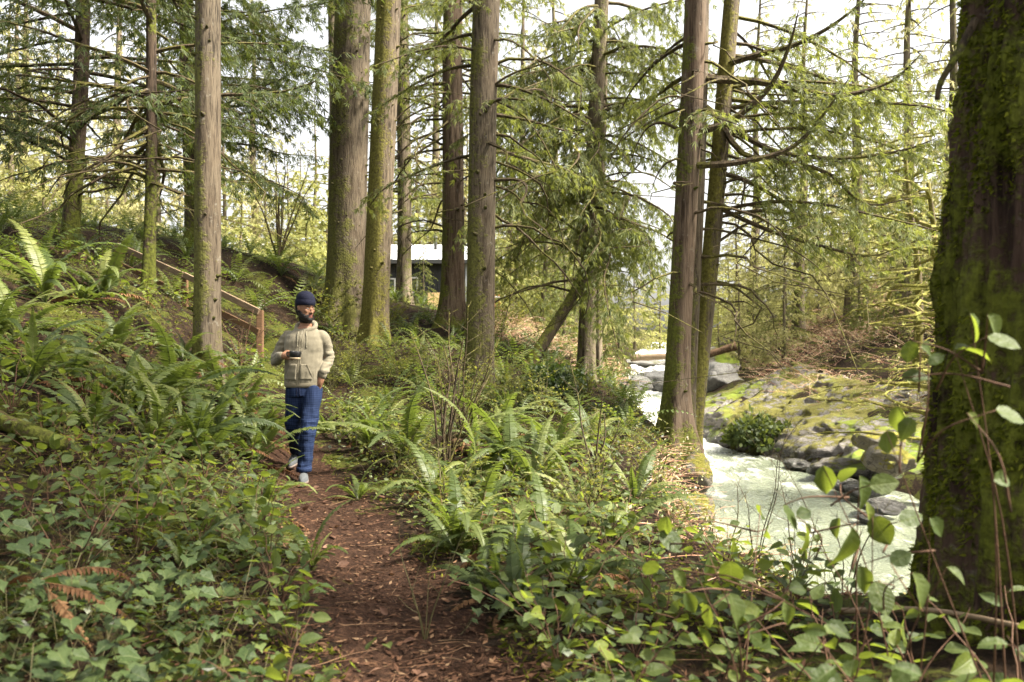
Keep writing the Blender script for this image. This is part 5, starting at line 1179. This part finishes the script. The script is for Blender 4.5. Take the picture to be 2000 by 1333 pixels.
def cover(name, label, n, fx, fy, mat, Lr, Wr, lift, seed, ok, tilt=.5, two=False):
    rng = np.random.default_rng(seed); Y = fy[0] + (fy[1] - fy[0]) * rng.random(n) ** 1.3; X = rng.uniform(0, 1, n) * (fx[1] - fx[0]) * 1.0 + fx[0]
    X = X * np.maximum(Y, 2.2) if True else X
    m = ok(X, Y, rng) & (X < XL(Y) - .1); X, Y = X[m], Y[m]; n = len(X); z = H(X, Y)
    p = np.stack([X, Y, z + rng.uniform(*lift, n)], -1); a = rng.uniform(0, 6.28, n)
    D = np.stack([np.cos(a), np.sin(a), rng.normal(0, tilt * .5, n)], -1); N = np.array([0, 0, 1.0]) + rng.normal(0, tilt, (n, 3)); g = Geo()
    blades(g, p, D, N, rng.uniform(*Lr, n), rng.uniform(*Wr, n), 0)
    return tag(g.obj(name, mat), label, kind='stuff')
PD = lambda X, Y: path_d(X, Y)
cover('ground_cover', 'small green leaves carpeting the forest floor', 20000, (-.72, .34), (2.0, 20), M_cover, (.03, .075), (.02, .05), (.01, .16), 910, lambda X, Y, r: (PD(X, Y) > 1.15) & (fbm(X * 1.3, Y * 1.3, 0, 55, 3) > -.15), .55)
cover('leaf_litter', 'brown leaf and needle litter on the ground', 42000, (-.72, .45), (1.9, 16), M_litter, (.015, .06), (.004, .022), (.001, .018), 911, lambda X, Y, r: r.random(len(X)) < np.where(PD(X, Y) < 1.2, 1.0, .55), .35)
cover('moss', 'tufts of green moss on the forest floor', 40000, (-.72, .36), (2.0, 16), M_moss, (.02, .05), (.008, .02), (.0, .03), 912, lambda X, Y, r: (PD(X, Y) > .9) & (fbm(X * 1.6, Y * 1.6, 0, 66, 4) > .12), 1.2)
rg4 = np.random.default_rng(913); n = 2400; Y = 2.0 + 13 * rg4.random(n) ** 1.4; X = rg4.uniform(-.7, .38, n) * np.maximum(Y, 2.2); ok = X < XL(Y) - .2; X, Y = X[ok], Y[ok]
g, _ = strips(len(X), np.stack([X, Y, H(X, Y) + .004], -1), .22, .0022, rg4, .10); tag(g.obj('twig_litter', M_litter), 'fallen twigs and dead stems on the ground', kind='stuff')
# thin upright green and dry stems everywhere in the undergrowth
n = 1500; Y = rg4.uniform(4.5, 14, n); X = rg4.uniform(-.6, .22, n) * Y; ok = (PD(X, Y) > 1.5) & (X < XL(Y) - .2); X, Y = X[ok], Y[ok]
g, P = strips(len(X), np.stack([X, Y, H(X, Y)], -1), .30, .0022, rg4, 1.6); m = 7000; i = rg4.integers(0, len(X), m); t = rg4.integers(2, 6, m)
blades(g, P[i, t], rg4.normal(0, 1, (m, 3)), rg4.normal(0, .5, (m, 3)) + [0, 0, 1], .035, .018, 1); tag(g.obj('undergrowth', [M_stem, M_huck]), 'fine mixed green undergrowth between the ferns', kind='stuff')

# ---- fallen leaves one can count on the trail
LFM = [Geo().add(*ovate(1.0, .62, .5, -.25, 51)).mesh('fallen_leaf', M_leafbrown, True), Geo().add(*ovate(1.0, .7, .3, .3, 52)).mesh('fallen_leaf', M_leafbrown, True)]
for i in range(46):
    t = rp.random(); Y = 2.4 + 5 * t ** 1.2; k_ = np.interp(Y, PATH[:, 1], PATH[:, 0]) + rp.uniform(-.5, .55)
    o = link('fallen_leaf', LFM[i % 2]); s = rp.uniform(.035, .075); o.scale = (s, s, s); o.location = (k_, Y, h1(k_, Y) + .012); o.rotation_euler = (rp.normal(0, .35), rp.normal(0, .3), rp.uniform(0, 6.28))
    tag(o, 'curled brown fallen leaf lying on the dirt trail', 'leaf', 'brown fallen leaves on the trail')
gl = link('green_leaf', BIG_M[2]); p = (wx(592, 7.2), 7.2); gl.location = (p[0], p[1], h1(*p) + .03); gl.scale = (.13, .13, .13); gl.rotation_euler = (0.1, -.15, 2.2); tag(gl, 'single green leaf lying on the trail before the man\'s front shoe', 'leaf')

df = empty('dead_fern', (wx(75, 2.9), 2.9, h1(wx(75, 2.9), 2.9) + .22), 0, 'brown dead fern lying over the ivy in the lower left corner', 'fern')
for a, b_ in ((0.2, .1), (-.5, .25), (.8, .0), (2.6, .2)):
    c = link('dead_frond', DEADF[int(a > .5)], df); c.rotation_euler = (.3, b_, a); c.scale = (.62, .62, .62)
settle_labels()
# ------------------------------------------------------------------ the walking man
def ering(c, rx, ry, ax=(1, 0, 0), ay=(0, 1, 0), n=24, p=2.0):
    """closed super-ellipse ring round c in the plane of ax, ay"""
    a = np.arange(n) / n * 2 * np.pi; ca, sa = np.cos(a), np.sin(a)
    q = (np.abs(ca) ** p + np.abs(sa) ** p) ** (-1.0 / p)
    return np.asarray(c, float) + (ca * q * rx)[:, None] * np.asarray(ax, float) + (sa * q * ry)[:, None] * np.asarray(ay, float)
def loft(rings, n=24):
    return np.concatenate(rings), ring_faces(len(rings), n)
def limb(pts, radii, n=20, samples=26, flat=1.0):
    P = spline(pts, samples); u = np.linspace(0, 1, len(radii)); r = np.interp(np.linspace(0, 1, samples), u, radii)
    # rounded ends
    V, F = tube(P, r, n); return V, F
def ball(c, r, s=(1, 1, 1), n=16):
    th = np.linspace(0.02, math.pi - .02, n); rings = [ering((c[0], c[1], c[2] + math.cos(t) * r * s[2]), math.sin(t) * r * s[0], math.sin(t) * r * s[1], n=n) for t in th[::-1]]
    return loft(rings, n)
def remesh(name, geo, voxel, mats, parent, smooth=6, fold=None, factor=0.5):
    me = geo.mesh(name, mats, True); o = link(name, me, parent)
    bm = bmesh.new(); bm.from_mesh(me); bmesh.ops.recalc_face_normals(bm, faces=bm.faces); bm.to_mesh(me); bm.free()
    m = o.modifiers.new('r', 'REMESH'); m.mode = 'VOXEL'; m.voxel_size = voxel; m.use_smooth_shade = True
    s = o.modifiers.new('s', 'SMOOTH'); s.iterations = smooth; s.factor = factor
    dg = bpy.context.evaluated_depsgraph_get(); new = bpy.data.meshes.new_from_object(o.evaluated_get(dg)); o.modifiers.clear()
    new.name = name; new.materials.clear()
    for mt in (mats if isinstance(mats, (list, tuple)) else [mats]): new.materials.append(mt)
    o.data = new
    if fold is not None:
        n = len(new.vertices); co = np.empty(n * 3, np.float32); no = np.empty(n * 3, np.float32)
        new.vertices.foreach_get('co', co); new.vertices.foreach_get('normal', no); co = co.reshape(-1, 3).astype(float); no = no.reshape(-1, 3)
        co = co + no * fold(co)[:, None]; new.vertices.foreach_set('co', co.astype(np.float32).ravel()); new.update()
    new.polygons.foreach_set('use_smooth', np.ones(len(new.polygons), bool))
    return o
def cloth_mat(name, col, rough=0.9, fine=260.0, var=0.16, sheen=0.1):
    k = NT(name); tc = k.n('ShaderNodeTexCoord').outputs['Object']
    a = k.noise(tc, 7.0, 4); b = k.noise(tc, fine, 2)
    c = k.ramp(k.math('ADD', k.math('MULTIPLY', a, .6), k.math('MULTIPLY', b, .4)), [(0.32, [v * (1 - var) for v in col]), (0.68, [v * (1 + var) for v in col])])
    return k.done(k.principled(c, rough, k.bump(b, .35, .002), .15, **{'Sheen Weight': sheen}))
M_hood = cloth_mat('khaki_fleece', (0.155, 0.137, 0.098))
M_rib = cloth_mat('khaki_rib', (0.14, 0.121, 0.084))
M_hoodin = cloth_mat('hood_lining', (0.20, 0.175, 0.12))
M_beanie = cloth_mat('navy_knit', (0.008, 0.009, 0.020), fine=160, sheen=0.0)
M_zip = plain('zip', (0.20, 0.175, 0.12), .4); M_cord = plain('drawcord', (0.19, 0.17, 0.12), .8)
M_skin = plain('skin', (0.21, 0.108, 0.064), .6, .25, .10, 18, .05)
M_lip = plain('lip', (0.20, 0.075, 0.06), .5); M_hair = plain('black_hair', (0.010, 0.008, 0.007), .6, .3, .3, 90, .5)
M_eye = plain('eye_white', (0.55, 0.52, 0.48), .2); M_iris = plain('iris', (0.02, 0.012, 0.008), .2)
M_shoe = cloth_mat('grey_knit_shoe', (0.062, 0.067, 0.072)); M_sole = plain('sole', (0.13, 0.10, 0.085), .7)
M_mug = plain('black_mug', (0.008, 0.008, 0.009), .35, .5); M_mugb = plain('mug_base', (0.42, 0.32, 0.20), .5)
def check_mat():
    k = NT('blue_check_cotton'); tc = k.n('ShaderNodeTexCoord').outputs['Object']
    w = k.mix(0.012, tc, k.noise(tc, 5.0, 2, out=1), 'ADD'); sx = k.n('ShaderNodeSeparateXYZ'); k.t.links.new(w, sx.inputs[0])
    def lines(sock, period, wd):
        f = k.math('FRACT', k.math('MULTIPLY', sock, 1.0 / period)); d = k.math('ABSOLUTE', k.math('SUBTRACT', f, 0.5))
        return k.ramp(d, [(wd * .5, 1.0), (wd * .5 + .05, 0.0)])
    # the weave runs round the leg: across on x + a little y, along on z
    u = k.math('ADD', sx.outputs[0], k.math('MULTIPLY', sx.outputs[1], 0.8))
    a = lines(u, .021, .16); b = lines(sx.outputs[2], .021, .16)
    f = k.math('MULTIPLY', k.math('ADD', a, b), .5)
    n = k.noise(tc, 6.0, 3); base = k.ramp(n, [(.35, (0.004, 0.009, 0.029)), (.65, (0.007, 0.014, 0.044))])
    c = k.mix(f, base, (0.024, 0.040, 0.085))
    return k.done(k.principled(c, .85, k.bump(k.noise(tc, 220, 2), .3, .002), .15))
M_check = check_mat()

MX, MY = float(wx(590, 7.62)), 7.72
man = empty('person', (MX, MY, h1(MX, MY - .18)), 0, 'man in navy beanie, khaki hoodie and blue checked trousers walking with a black mug', 'person')
man.scale = (.94, 1, 1)
man.location.z = CAMZ - (943 - 666.5) / FPX * 7.52 + 0.002
def nzf(c, f, s):
    q = c * np.array(f) + s * 7.3; return np.array([mnoise.noise(Vector(v)) + .5 * mnoise.noise(Vector(v * 2.1)) for v in q]) * 1.3

# head: turned about 38 degrees to his left and tipped a little down
HC = np.array([0.012, -0.025, 1.655]); HM = np.array(Matrix.Rotation(R(54), 3, 'Z') @ Matrix.Rotation(R(-7), 3, 'X').inverted() @ Matrix.Rotation(R(0), 3, 'Y'))
def hd(p): return HC + np.asarray(p, float) @ HM.T          # head frame: +x his left, -y face, z up
def head_geo(g, grow=0.0):
    prof = [(-.118, .030, .028, -.050), (-.108, .048, .046, -.046), (-.09, .060, .066, -.030), (-.065, .066, .080, -.014), (-.035, .070, .088, -.005), (0, .074, .094, 0), (.035, .077, .098, .004), (.07, .076, .097, .008), (.10, .068, .086, .011), (.125, .048, .062, .013), (.138, .022, .03, .013)]
    rings = [hd(ering((0, cy, z), rx + grow, ry + grow, n=24, p=2.15)) for z, rx, ry, cy in prof]
    g.add(*loft(rings)); return g
g = head_geo(Geo())
def hball(c, r, s=(1, 1, 1)):
    V, F = ball((0, 0, 0), r, s); g.add(hd(V + np.asarray(c)), F)
# brow, nose, cheeks, lips, chin, ears
hball((0, -.088, .022), .016, (2.6, .7, .6)); hball((0, -.101, -.018), .013, (.75, 1.0, 1.9)); hball((0, -.110, -.034), .0145, (1.05, 1.0, .85)); hball((.013, -.099, -.038), .009); hball((-.013, -.099, -.038), .009)
hball((.040, -.070, -.022), .022, (1, .8, .9)); hball((-.040, -.070, -.022), .022, (1, .8, .9))
hball((0, -.093, -.062), .011, (2.1, 1.0, .62)); hball((0, -.091, -.076), .011, (1.8, 1.0, .7)); hball((0, -.082, -.104), .022, (1.3, .9, .8))
for s in (-1, 1): hball((s * .079, .006, -.012), .017, (.45, 1.0, 1.65)); hball((s * .083, .012, .004), .013, (.5, 1, 1.2))
# neck, torso core, arms, hands, legs, feet: one skin
g.add(*limb([hd((0, .012, -.07)), (0.006, .012, 1.515), (0.0, .03, 1.45)], [.056, .057, .075]))
g.add(*loft([ering((-.01, .02, z), rx, ry, n=24) for z, rx, ry in ((.86, .12, .09), (.95, .145, .10), (1.05, .14, .10), (1.18, .155, .11), (1.32, .17, .115), (1.41, .15, .10), (1.47, .08, .07))]))
RSH, REL, RWR = np.array([-.180, .02, 1.385]), np.array([-.308, .035, 1.172]), np.array([-.185, -.175, 1.192])
LSH, LEL, LWR = np.array([.165, .03, 1.385]), np.array([.220, .06, 1.165]), np.array([.190, -.03, 1.0])
g.add(*limb([RSH, REL, RWR], [.055, .045, .042, .034, .028])); g.add(*limb([LSH, LEL, LWR], [.055, .045, .042, .034, .028]))
# right hand round the mug: palm, four curled fingers, thumb
fd = unit(np.array([.88, -.42, .05])); upz = np.array([0, 0, 1.0]); PC = RWR + fd * .062; outv = unit(np.cross(upz, fd)); 
MUGC = np.array([-.022, -.262, 1.205])
g.add(*limb([RWR - fd * .02, RWR + fd * .03, PC + fd * .025], [.028, .034, .036, .032], n=16))
for i in range(4):
    zz = .030 - .020 * i; k0 = PC + fd * .018 + upz * zz; k1 = k0 + fd * (.036) + np.array([0, -.014, -.002]); k2 = k1 + np.array([.022, .012, -.004]) * (1 - .08 * i); k3 = k2 + np.array([.010, .020, -.002])
    g.add(*limb([k0 - fd * .02, k0, k1, k2, k3], [.0105, .0105, .0095, .0085, .007], n=10, samples=16))
t0_ = RWR + fd * .025 + upz * .024; g.add(*limb([t0_, t0_ + np.array([.028, .012, .022]), t0_ + np.array([.055, .006, .018]), t0_ + np.array([.078, .004, .010])], [.013, .012, .0105, .008], n=10, samples=14))
# left hand sliding into the pocket
hv = unit(np.array([-.20, -.02, -.5])); g.add(*limb([LWR, LWR + hv * .05, LWR + hv * .10], [.026, .036, .034, .026], n=14))
for i in range(4):
    b0 = LWR + hv * .085 + np.array([-.026 + .017 * i, -.01 + .006 * i, 0]); g.add(*limb([b0, b0 + hv * .04 + [0, -.004, 0], b0 + hv * .072 + [-.004, .006, 0]], [.0095, .0088, .007], n=10, samples=10))
g.add(*limb([LWR + hv * .03 + [-.024, -.012, 0], LWR + hv * .07 + [-.046, -.022, 0], LWR + hv * .10 + [-.05, -.02, 0]], [.012, .011, .0085], n=10, samples=10))
RHIP, RKN, RAN = np.array([-.092, .02, .88]), np.array([-.135, .07, .50]), np.array([-.195, .46, .185])
LHIP, LKN, LAN = np.array([.075, .01, .88]), np.array([.062, -.10, .50]), np.array([.035, -.155, .095])
g.add(*limb([RHIP, RKN, RAN], [.085, .07, .055, .05, .038])); g.add(*limb([LHIP, LKN, LAN], [.085, .07, .055, .05, .038]))
g.add(*limb([RAN, RAN + [-.005, -.05, -.06], RAN + [-.01, -.15, -.085]], [.037, .036, .032, .02], n=14)); g.add(*limb([LAN, LAN + [.01, -.05, -.045], LAN + [.028, -.15, -.065]], [.037, .036, .032, .022], n=14))
body = remesh('body', g, .0056, [M_skin, M_lip], man, smooth=3)
bn = np.empty(len(body.data.polygons) * 3, np.float32); body.data.polygons.foreach_get('center', bn); bc = bn.reshape(-1, 3).astype(float)
loc = (bc - HC) @ HM
lip = (np.abs(loc[:, 0]) < .024) & (loc[:, 1] < -.082) & (loc[:, 2] > -.083) & (loc[:, 2] < -.057)
body.data.polygons.foreach_set('material_index', lip.astype(np.int32))
# beard and hair: a shell lifted off the skin so that it has its own thickness
def shell(name, mask_f, lift, mat):
    me = body.data; n = len(me.vertices); co = np.empty(n * 3, np.float32); no = np.empty(n * 3, np.float32); me.vertices.foreach_get('co', co); me.vertices.foreach_get('normal', no)
    co = co.reshape(-1, 3).astype(float); no = no.reshape(-1, 3).astype(float); L = (co - HC) @ HM; w = mask_f(L, no @ HM)
    fv = np.empty(len(me.loops), np.int32); me.loops.foreach_get('vertex_index', fv); fv = fv.reshape(-1, 4)
    keep = (w[fv] > 0).all(1); f = fv[keep]; u, inv = np.unique(f, return_inverse=True); inv = inv.reshape(f.shape)
    jit = .0025 * vnoise(co[u][:, 0] * 160, co[u][:, 1] * 160, co[u][:, 2] * 160)
    V = co[u] + no[u] * (np.clip(w[u], 0, 1) * lift + jit * np.clip(w[u], 0, 1) - .0012)[:, None]
    return Geo().add(V, inv).obj(name, mat, man, True)
def beard_w(L, N):
    x, y, z = L[:, 0], L[:, 1], L[:, 2]
    top = np.interp(np.abs(x), [0, .012, .028, .045, .06, .075], [-.046, -.046, -.052, -.062, -.050, -.018]) + .004 * vnoise(x * 90, y * 90, z * 90)
    w = np.clip((top - z) / .010, 0, 1) * np.clip((.035 - y) / .015, 0, 1) * np.clip((z + .150) / .02, 0, 1)
    mouth = (np.abs(x) < .021) & (z > -.082) & (z < -.058)
    return np.where(mouth, 0, w) * (y < .04)
shell('beard', beard_w, .011, M_hair)
shell('hair', lambda L, N: np.clip((L[:, 1] - .022) / .02, 0, 1) * np.clip((L[:, 2] + .085) / .015, 0, 1) * (L[:, 2] < .06) * (np.hypot(L[:, 0], L[:, 1]) < .125), .020, M_hair)
V, F = ball((0, 0, 0), .05, (1.15, .75, .9)); Geo().add(hd(V + np.array([0, .072, -.035])), F).obj('hair', M_hair, man, True)
for s in (-1, 1):
    V, F = ball((0, 0, 0), .0115, (1.15, .8, .62)); Geo().add(hd(V + np.array([s * .031, -.0805, .000])), F).obj('eye', M_iris if False else M_eye, man, True)
    V, F = ball((0, 0, 0), .0052, (1, .6, .9)); Geo().add(hd(V + np.array([s * .031 + .003, -.0895, -.001])), F).obj('pupil', M_iris, man, True)
    V, F = ball((0, 0, 0), .0135, (1.25, .75, .42)); Geo().add(hd(V + np.array([s * .031, -.0815, .0055])), F).obj('eyelid', M_skin, man, True)
    P = np.array([[s * .014, -.0985, .0205], [s * .03, -.0965, .0265], [s * .050, -.080, .0215]]); V, F = tube(spline(P, 8), [.003, .0045, .0046, .0045, .0042, .0035, .003, .002], 8); Geo().add(hd(V), F).obj('eyebrow', M_hair, man, True)
# beanie
g = Geo(); rings = []
for z, rx, ry, cy in ((.020, .085, .108, .004), (.022, .090, .112, .004), (.045, .0915, .113, .006), (.070, .0905, .112, .008), (.075, .086, .107, .009), (.078, .0865, .107, .009), (.10, .084, .102, .011), (.125, .074, .088, .013), (.145, .056, .066, .014), (.157, .030, .036, .014), (.161, .006, .008, .014)):
    tilt = -.10 * 0; r_ = ering((0, cy, z), rx, ry, n=48, p=2.1); r_[:, 2] += -(r_[:, 1]) * .10 + .004; rings.append(hd(r_))
bo = Geo().add(*loft(rings, 48)).obj('beanie', M_beanie, man, True)

# hoodie
g = Geo(); TR = lambda a: (math.cos(R(a)), math.sin(R(a)))
tor = [(.905, .178, .116, -.018, .0), (.935, .184, .122, -.018, .0), (.97, .189, .128, -.018, .0), (1.05, .189, .132, -.014, .0), (1.15, .190, .134, -.010, .005), (1.25, .196, .136, -.006, .01), (1.33, .202, .132, -.004, .015), (1.385, .196, .115, -.002, .02), (1.42, .172, .100, .0, .024), (1.448, .125, .085, .004, .026), (1.47, .085, .068, .006, .03)]
yaw = R(10); ax, ay = (math.cos(yaw), math.sin(yaw), 0), (-math.sin(yaw), math.cos(yaw), 0)
g.add(*loft([ering((cx_, cy_, z), rx, ry, ax, ay, p=2.35) for z, rx, ry, cx_, cy_ in tor]))
g.add(*limb([RSH + [.05, 0, .018], RSH + [-.020, .005, -.030], REL + [0, .012, .0], REL + np.array([.03, -.055, -.005]), RWR - fd * .012], [.050, .064, .061, .058, .055, .049, .044]))
g.add(*limb([LSH + [-.05, 0, .018], LSH + [.022, .005, -.030], LEL + [.008, .01, 0], LWR + np.array([.012, .012, .05]), LWR + np.array([0, .0, .018])], [.050, .064, .061, .057, .053, .048, .045]))
# hood lying on the shoulders: a thick collar roll
hp = [(.000 + .108 * math.sin(t) , .020 - .085 * math.cos(t) + .02, 1.492 + .040 * (-math.cos(t)) * -1 * .0 + .030 * (1 - abs(math.cos(t / 2))) ) for t in np.linspace(R(22), R(338), 13)]
hp = []
for t in np.linspace(R(18), R(342), 15):
    hp.append((.006 + .098 * math.sin(t), .018 - .078 * math.cos(t), 1.425 + .068 * (1 - math.cos(t)) / 2 + .016 * abs(math.sin(t))))
g.add(*limb(hp, [.012, .020, .027, .033, .040, .040, .033, .027, .020, .012], n=16, samples=40))
g.add(*limb([(-.06, .10, 1.475), (0, .125, 1.46), (.07, .105, 1.475)], [.04, .055, .04], n=16))
def fold_h(c):
    armR = np.clip((-.19 - c[:, 0]) / .05, 0, 1); armL = np.clip((c[:, 0] - .19) / .04, 0, 1) * np.clip((1.34 - c[:, 2]) / .1, 0, 1); arm = np.maximum(armR, armL)
    tors = 1 - arm
    f = arm * .011 * nzf(c, (5, 5, 22), 3) + tors * .009 * nzf(c, (6, 6, 9), 5) + tors * .007 * np.exp(-((c[:, 2] - .985) / .05) ** 2) * nzf(c, (26, 26, 4), 8)
    return f + tors * .005 * np.exp(-((c[:, 2] - 1.02) / .09) ** 2) 
hood = remesh('hoodie', g, .0062, [M_hood], man, smooth=5, fold=fold_h)
# what lies on the hoodie: each set just off the cloth by looking up its front surface
dg = bpy.context.evaluated_depsgraph_get()
from mathutils.bvhtree import BVHTree
bvh = BVHTree.FromPolygons([v.co for v in hood.data.vertices], [tuple(p.vertices) for p in hood.data.polygons])
def front(x, z, off=.002):
    h = bvh.ray_cast(Vector((x, -1.0, z)), Vector((0, 1, 0)))
    y = h[0].y if h[0] else -.13
    return np.array([x, y - off, z])
zx = lambda z: .012 - .035 * (1.46 - z) / .5 - .010
g = Geo(); g.tube([front(zx(z), z, .0005) for z in np.linspace(1.455, .915, 40)], .0026, 6); zp = g.obj('zip', M_zip, man, True)
g = Geo()
for s in (-1, 1): g.tube([front(zx(z) + s * .011, z, -.001) for z in np.linspace(1.45, .915, 40)], .005, 6)
g.obj('placket', M_hood, man, True)
for s, zb, xo in ((-1, 1.285, .030), (1, 1.275, .060)):
    pts = [front(zx(1.47) + s * .038, 1.475, .004), front(zx(1.42) + s * .040, 1.42, .004), front(zx(1.36) + s * (.034 if s < 0 else .052), 1.36, .004), front(zx(zb) + s * xo, zb, .004)]
    g = Geo().tube(spline(pts, 14), .0042, 6); dcord = g.obj('drawcord', M_cord, man, True); V, F = ball(pts[-1], .0065); Geo().add(V, F).obj('cord_end', M_cord, dcord, True)
# kangaroo pockets with a slanted opening
for s in (-1, 1):
    g = Geo(); rows = []
    for z in np.linspace(.965, 1.115, 12):
        x1 = .135 - .055 * max(0, (z - .99)) / .125
        rows.append([front(zx(z) + s * xx, z, .007) for xx in np.linspace(.018, x1, 10)])
    A = np.array(rows).reshape(-1, 3); i, j = np.meshgrid(np.arange(11), np.arange(9), indexing='ij'); F = np.stack([i * 10 + j, i * 10 + j + 1, (i + 1) * 10 + j + 1, (i + 1) * 10 + j], -1).reshape(-1, 4)
    po = Geo().add(A, F).obj('pocket', M_hood, man, True); sm = po.modifiers.new('t', 'SOLIDIFY'); sm.thickness = .010; sm.offset = -1
    Geo().tube([front(zx(z) + s * (.135 - .055 * max(0, (z - .99)) / .125), z, .008) for z in np.linspace(.985, 1.112, 12)], .004, 6).obj('pocket_edge', M_rib, man, True)
# rib hem and cuffs
hem = Geo().add(*loft([ering((-.018, 0, z), rx, ry, ax, ay, n=48, p=2.35) for z, rx, ry in ((.888, .170, .108), (.890, .179, .116), (.905, .186, .122), (.93, .189, .125), (.944, .185, .121), (.946, .16, .105))], 48)).obj('hem', M_rib, man, True)
def cuff(P, d, r, name='cuff'):
    d = unit(np.asarray(d)); V, F = tube(np.array([P - d * .030, P - d * .026, P, P + d * .022, P + d * .026]), [r * .88, r, r * .97, r * .93, r * .75], 24); return Geo().add(V, F).obj(name, M_rib, man, True)
cuff(RWR + fd * .002, fd, .040); cuff(LWR + [0, 0, .005], hv, .042)

# trousers
g = Geo()
g.add(*loft([ering((-.012, .01, z), rx, ry, ax, ay, p=2.3) for z, rx, ry in ((.80, .172, .116), (.86, .178, .120), (.92, .172, .115), (.965, .158, .102))]))
g.add(*limb([RHIP + [.005, 0, .0], (-.110, .025, .70), RKN + [0, .0, 0], (-.165, .24, .345), RAN + [0, -.015, .0]], [.110, .104, .092, .084, .080, .076, .073, .070]))
g.add(*limb([LHIP + [.0, 0, .0], (.075, -.04, .70), LKN, (.050, -.125, .28), LAN + [0, .0, .02]], [.110, .104, .093, .085, .081, .077, .074, .071]))
def fold_t(c):
    kn = np.exp(-((c[:, 2] - .52) / .16) ** 2); an = np.exp(-((c[:, 2] - .18) / .12) ** 2)
    return .012 * kn * nzf(c, (6, 6, 20), 3) + .009 * an * nzf(c, (8, 8, 18), 6) + .008 * nzf(c, (14, 14, 3.5), 9) 
tr = remesh('trousers', g, .0062, [M_check], man, smooth=6, fold=fold_t)
cuffT = lambda P, d, r: (lambda V, F: Geo().add(V, F).obj('trouser_cuff', M_check, man, True))(*tube(np.array([P - d * .026, P - d * .022, P + d * .018, P + d * .022]), [r * .9, r, r * 1.02, r * .9], 28))
cuffT(LAN + [0, .0, .022], np.array([0, 0, -1.0]), .077); cuffT(RAN + [0, -.012, .01], unit(np.array([.02, .45, -.5])), .076)
bt = BVHTree.FromPolygons([v.co for v in tr.data.vertices], [tuple(p.vertices) for p in tr.data.polygons])
for s in (-1, 1):
    g = Geo(); P = []
    for z in np.linspace(.895, .80, 8):
        h = bt.ray_cast(Vector((-.035 + s * .012, -1, z)), Vector((0, 1, 0))); P.append([-.035 + s * (.010 + .06 * (.9 - z)), (h[0].y if h[0] else -.12) - .004, z])
    g.tube(P, .0035, 6).obj('waist_cord', M_beanie, man, True)

# shoes: low knitted slip-ons with a pale sole
def shoe(heel, toe, yawv, pitch, name='shoe'):
    heel = np.asarray(heel, float); d = np.array([math.sin(yawv), -math.cos(yawv), 0]); sx = np.array([math.cos(yawv), math.sin(yawv), 0]); Rm = np.array([sx, -d, [0, 0, 1.0]]).T
    t = np.linspace(0, 1, 16); Ln = .275; wid = .046 * (np.sin(np.pi * np.clip(t * .93 + .055, 0, 1)) ** .5) * (1 + .10 * np.sin(t * 4 - 1.2)); hgt = np.interp(t, [0, .1, .3, .5, .75, .93, 1], [.055, .085, .092, .080, .058, .042, .022])
    rings = []
    for i in range(16):
        a = np.arange(20) / 20 * 2 * np.pi; q = np.stack([wid[i] * np.cos(a) * (np.abs(np.cos(a)) + 1e-6) ** -.15, np.full(20, -t[i] * Ln), .018 + np.where(np.sin(a) > 0, np.sin(a) * hgt[i], 0)], -1); rings.append(q)
    V = np.concatenate(rings); Vs = []
    for i in range(16):
        a = np.arange(20) / 20 * 2 * np.pi; Vs.append(np.stack([wid[i] * 1.06 * np.cos(a) * (np.abs(np.cos(a)) + 1e-6) ** -.25, np.full(20, -t[i] * Ln * 1.015 + .002), .011 + .011 * np.clip(np.sin(a) * 3, -1, 1) + .010 * max(0, t[i] - .75)], -1))
    Vs = np.concatenate(Vs); cp, sp_ = math.cos(pitch), math.sin(pitch); Pm = np.array([[1, 0, 0], [0, cp, -sp_], [0, sp_, cp]])
    T = lambda A: (A @ Pm.T) @ np.array([[sx[0], sx[1], 0], [-d[0], -d[1], 0], [0, 0, 1.0]]) + heel
    so = Geo().add(T(V), ring_faces(16, 20)).obj(name, M_shoe, man, True); Geo().add(T(Vs), ring_faces(16, 20)).obj('sole', M_sole, so, True)
shoe((.028, -.085, .0), None, R(8), 0.0)
shoe((-.20, .50, .125), None, R(-6), R(14))

# the mug he holds: a thing of its own
mug = empty('mug', (man.location.x + .94 * MUGC[0], man.location.y + MUGC[1], man.location.z + MUGC[2]), 0, 'low black mug with a tan base held in the man\'s right hand', 'mug')
mug.rotation_euler = (0, R(4), 0)
def cup(r0, r1, z0, z1, n=32):
    pr = [(0, z0), (r0 * .94, z0), (r0, z0 + .004), (r1, z1 - .002), (r1 * .985, z1), (r1 * .93, z1 - .002), (r0 * .9, z0 + .012), (0, z0 + .010)]
    return loft([ering((0, 0, z), max(r, .0005), max(r, .0005), n=n) for r, z in pr], n)
Geo().add(*cup(.052, .056, -.022, .034)).obj('cup', M_mug, mug, True)
V, F = loft([ering((0, 0, z), r, r, n=32) for z, r in ((-.040, .044), (-.039, .047), (-.024, .0505), (-.0225, .049))], 32); Geo().add(V, F).obj('base', M_mugb, mug, True)
Geo().tube(spline([(-.053, .0, .022), (-.078, .0, .020), (-.082, .0, .002), (-.074, .0, -.014), (-.051, 0, -.014)], 18), .0055, 10).obj('handle', M_mug, mug, True)
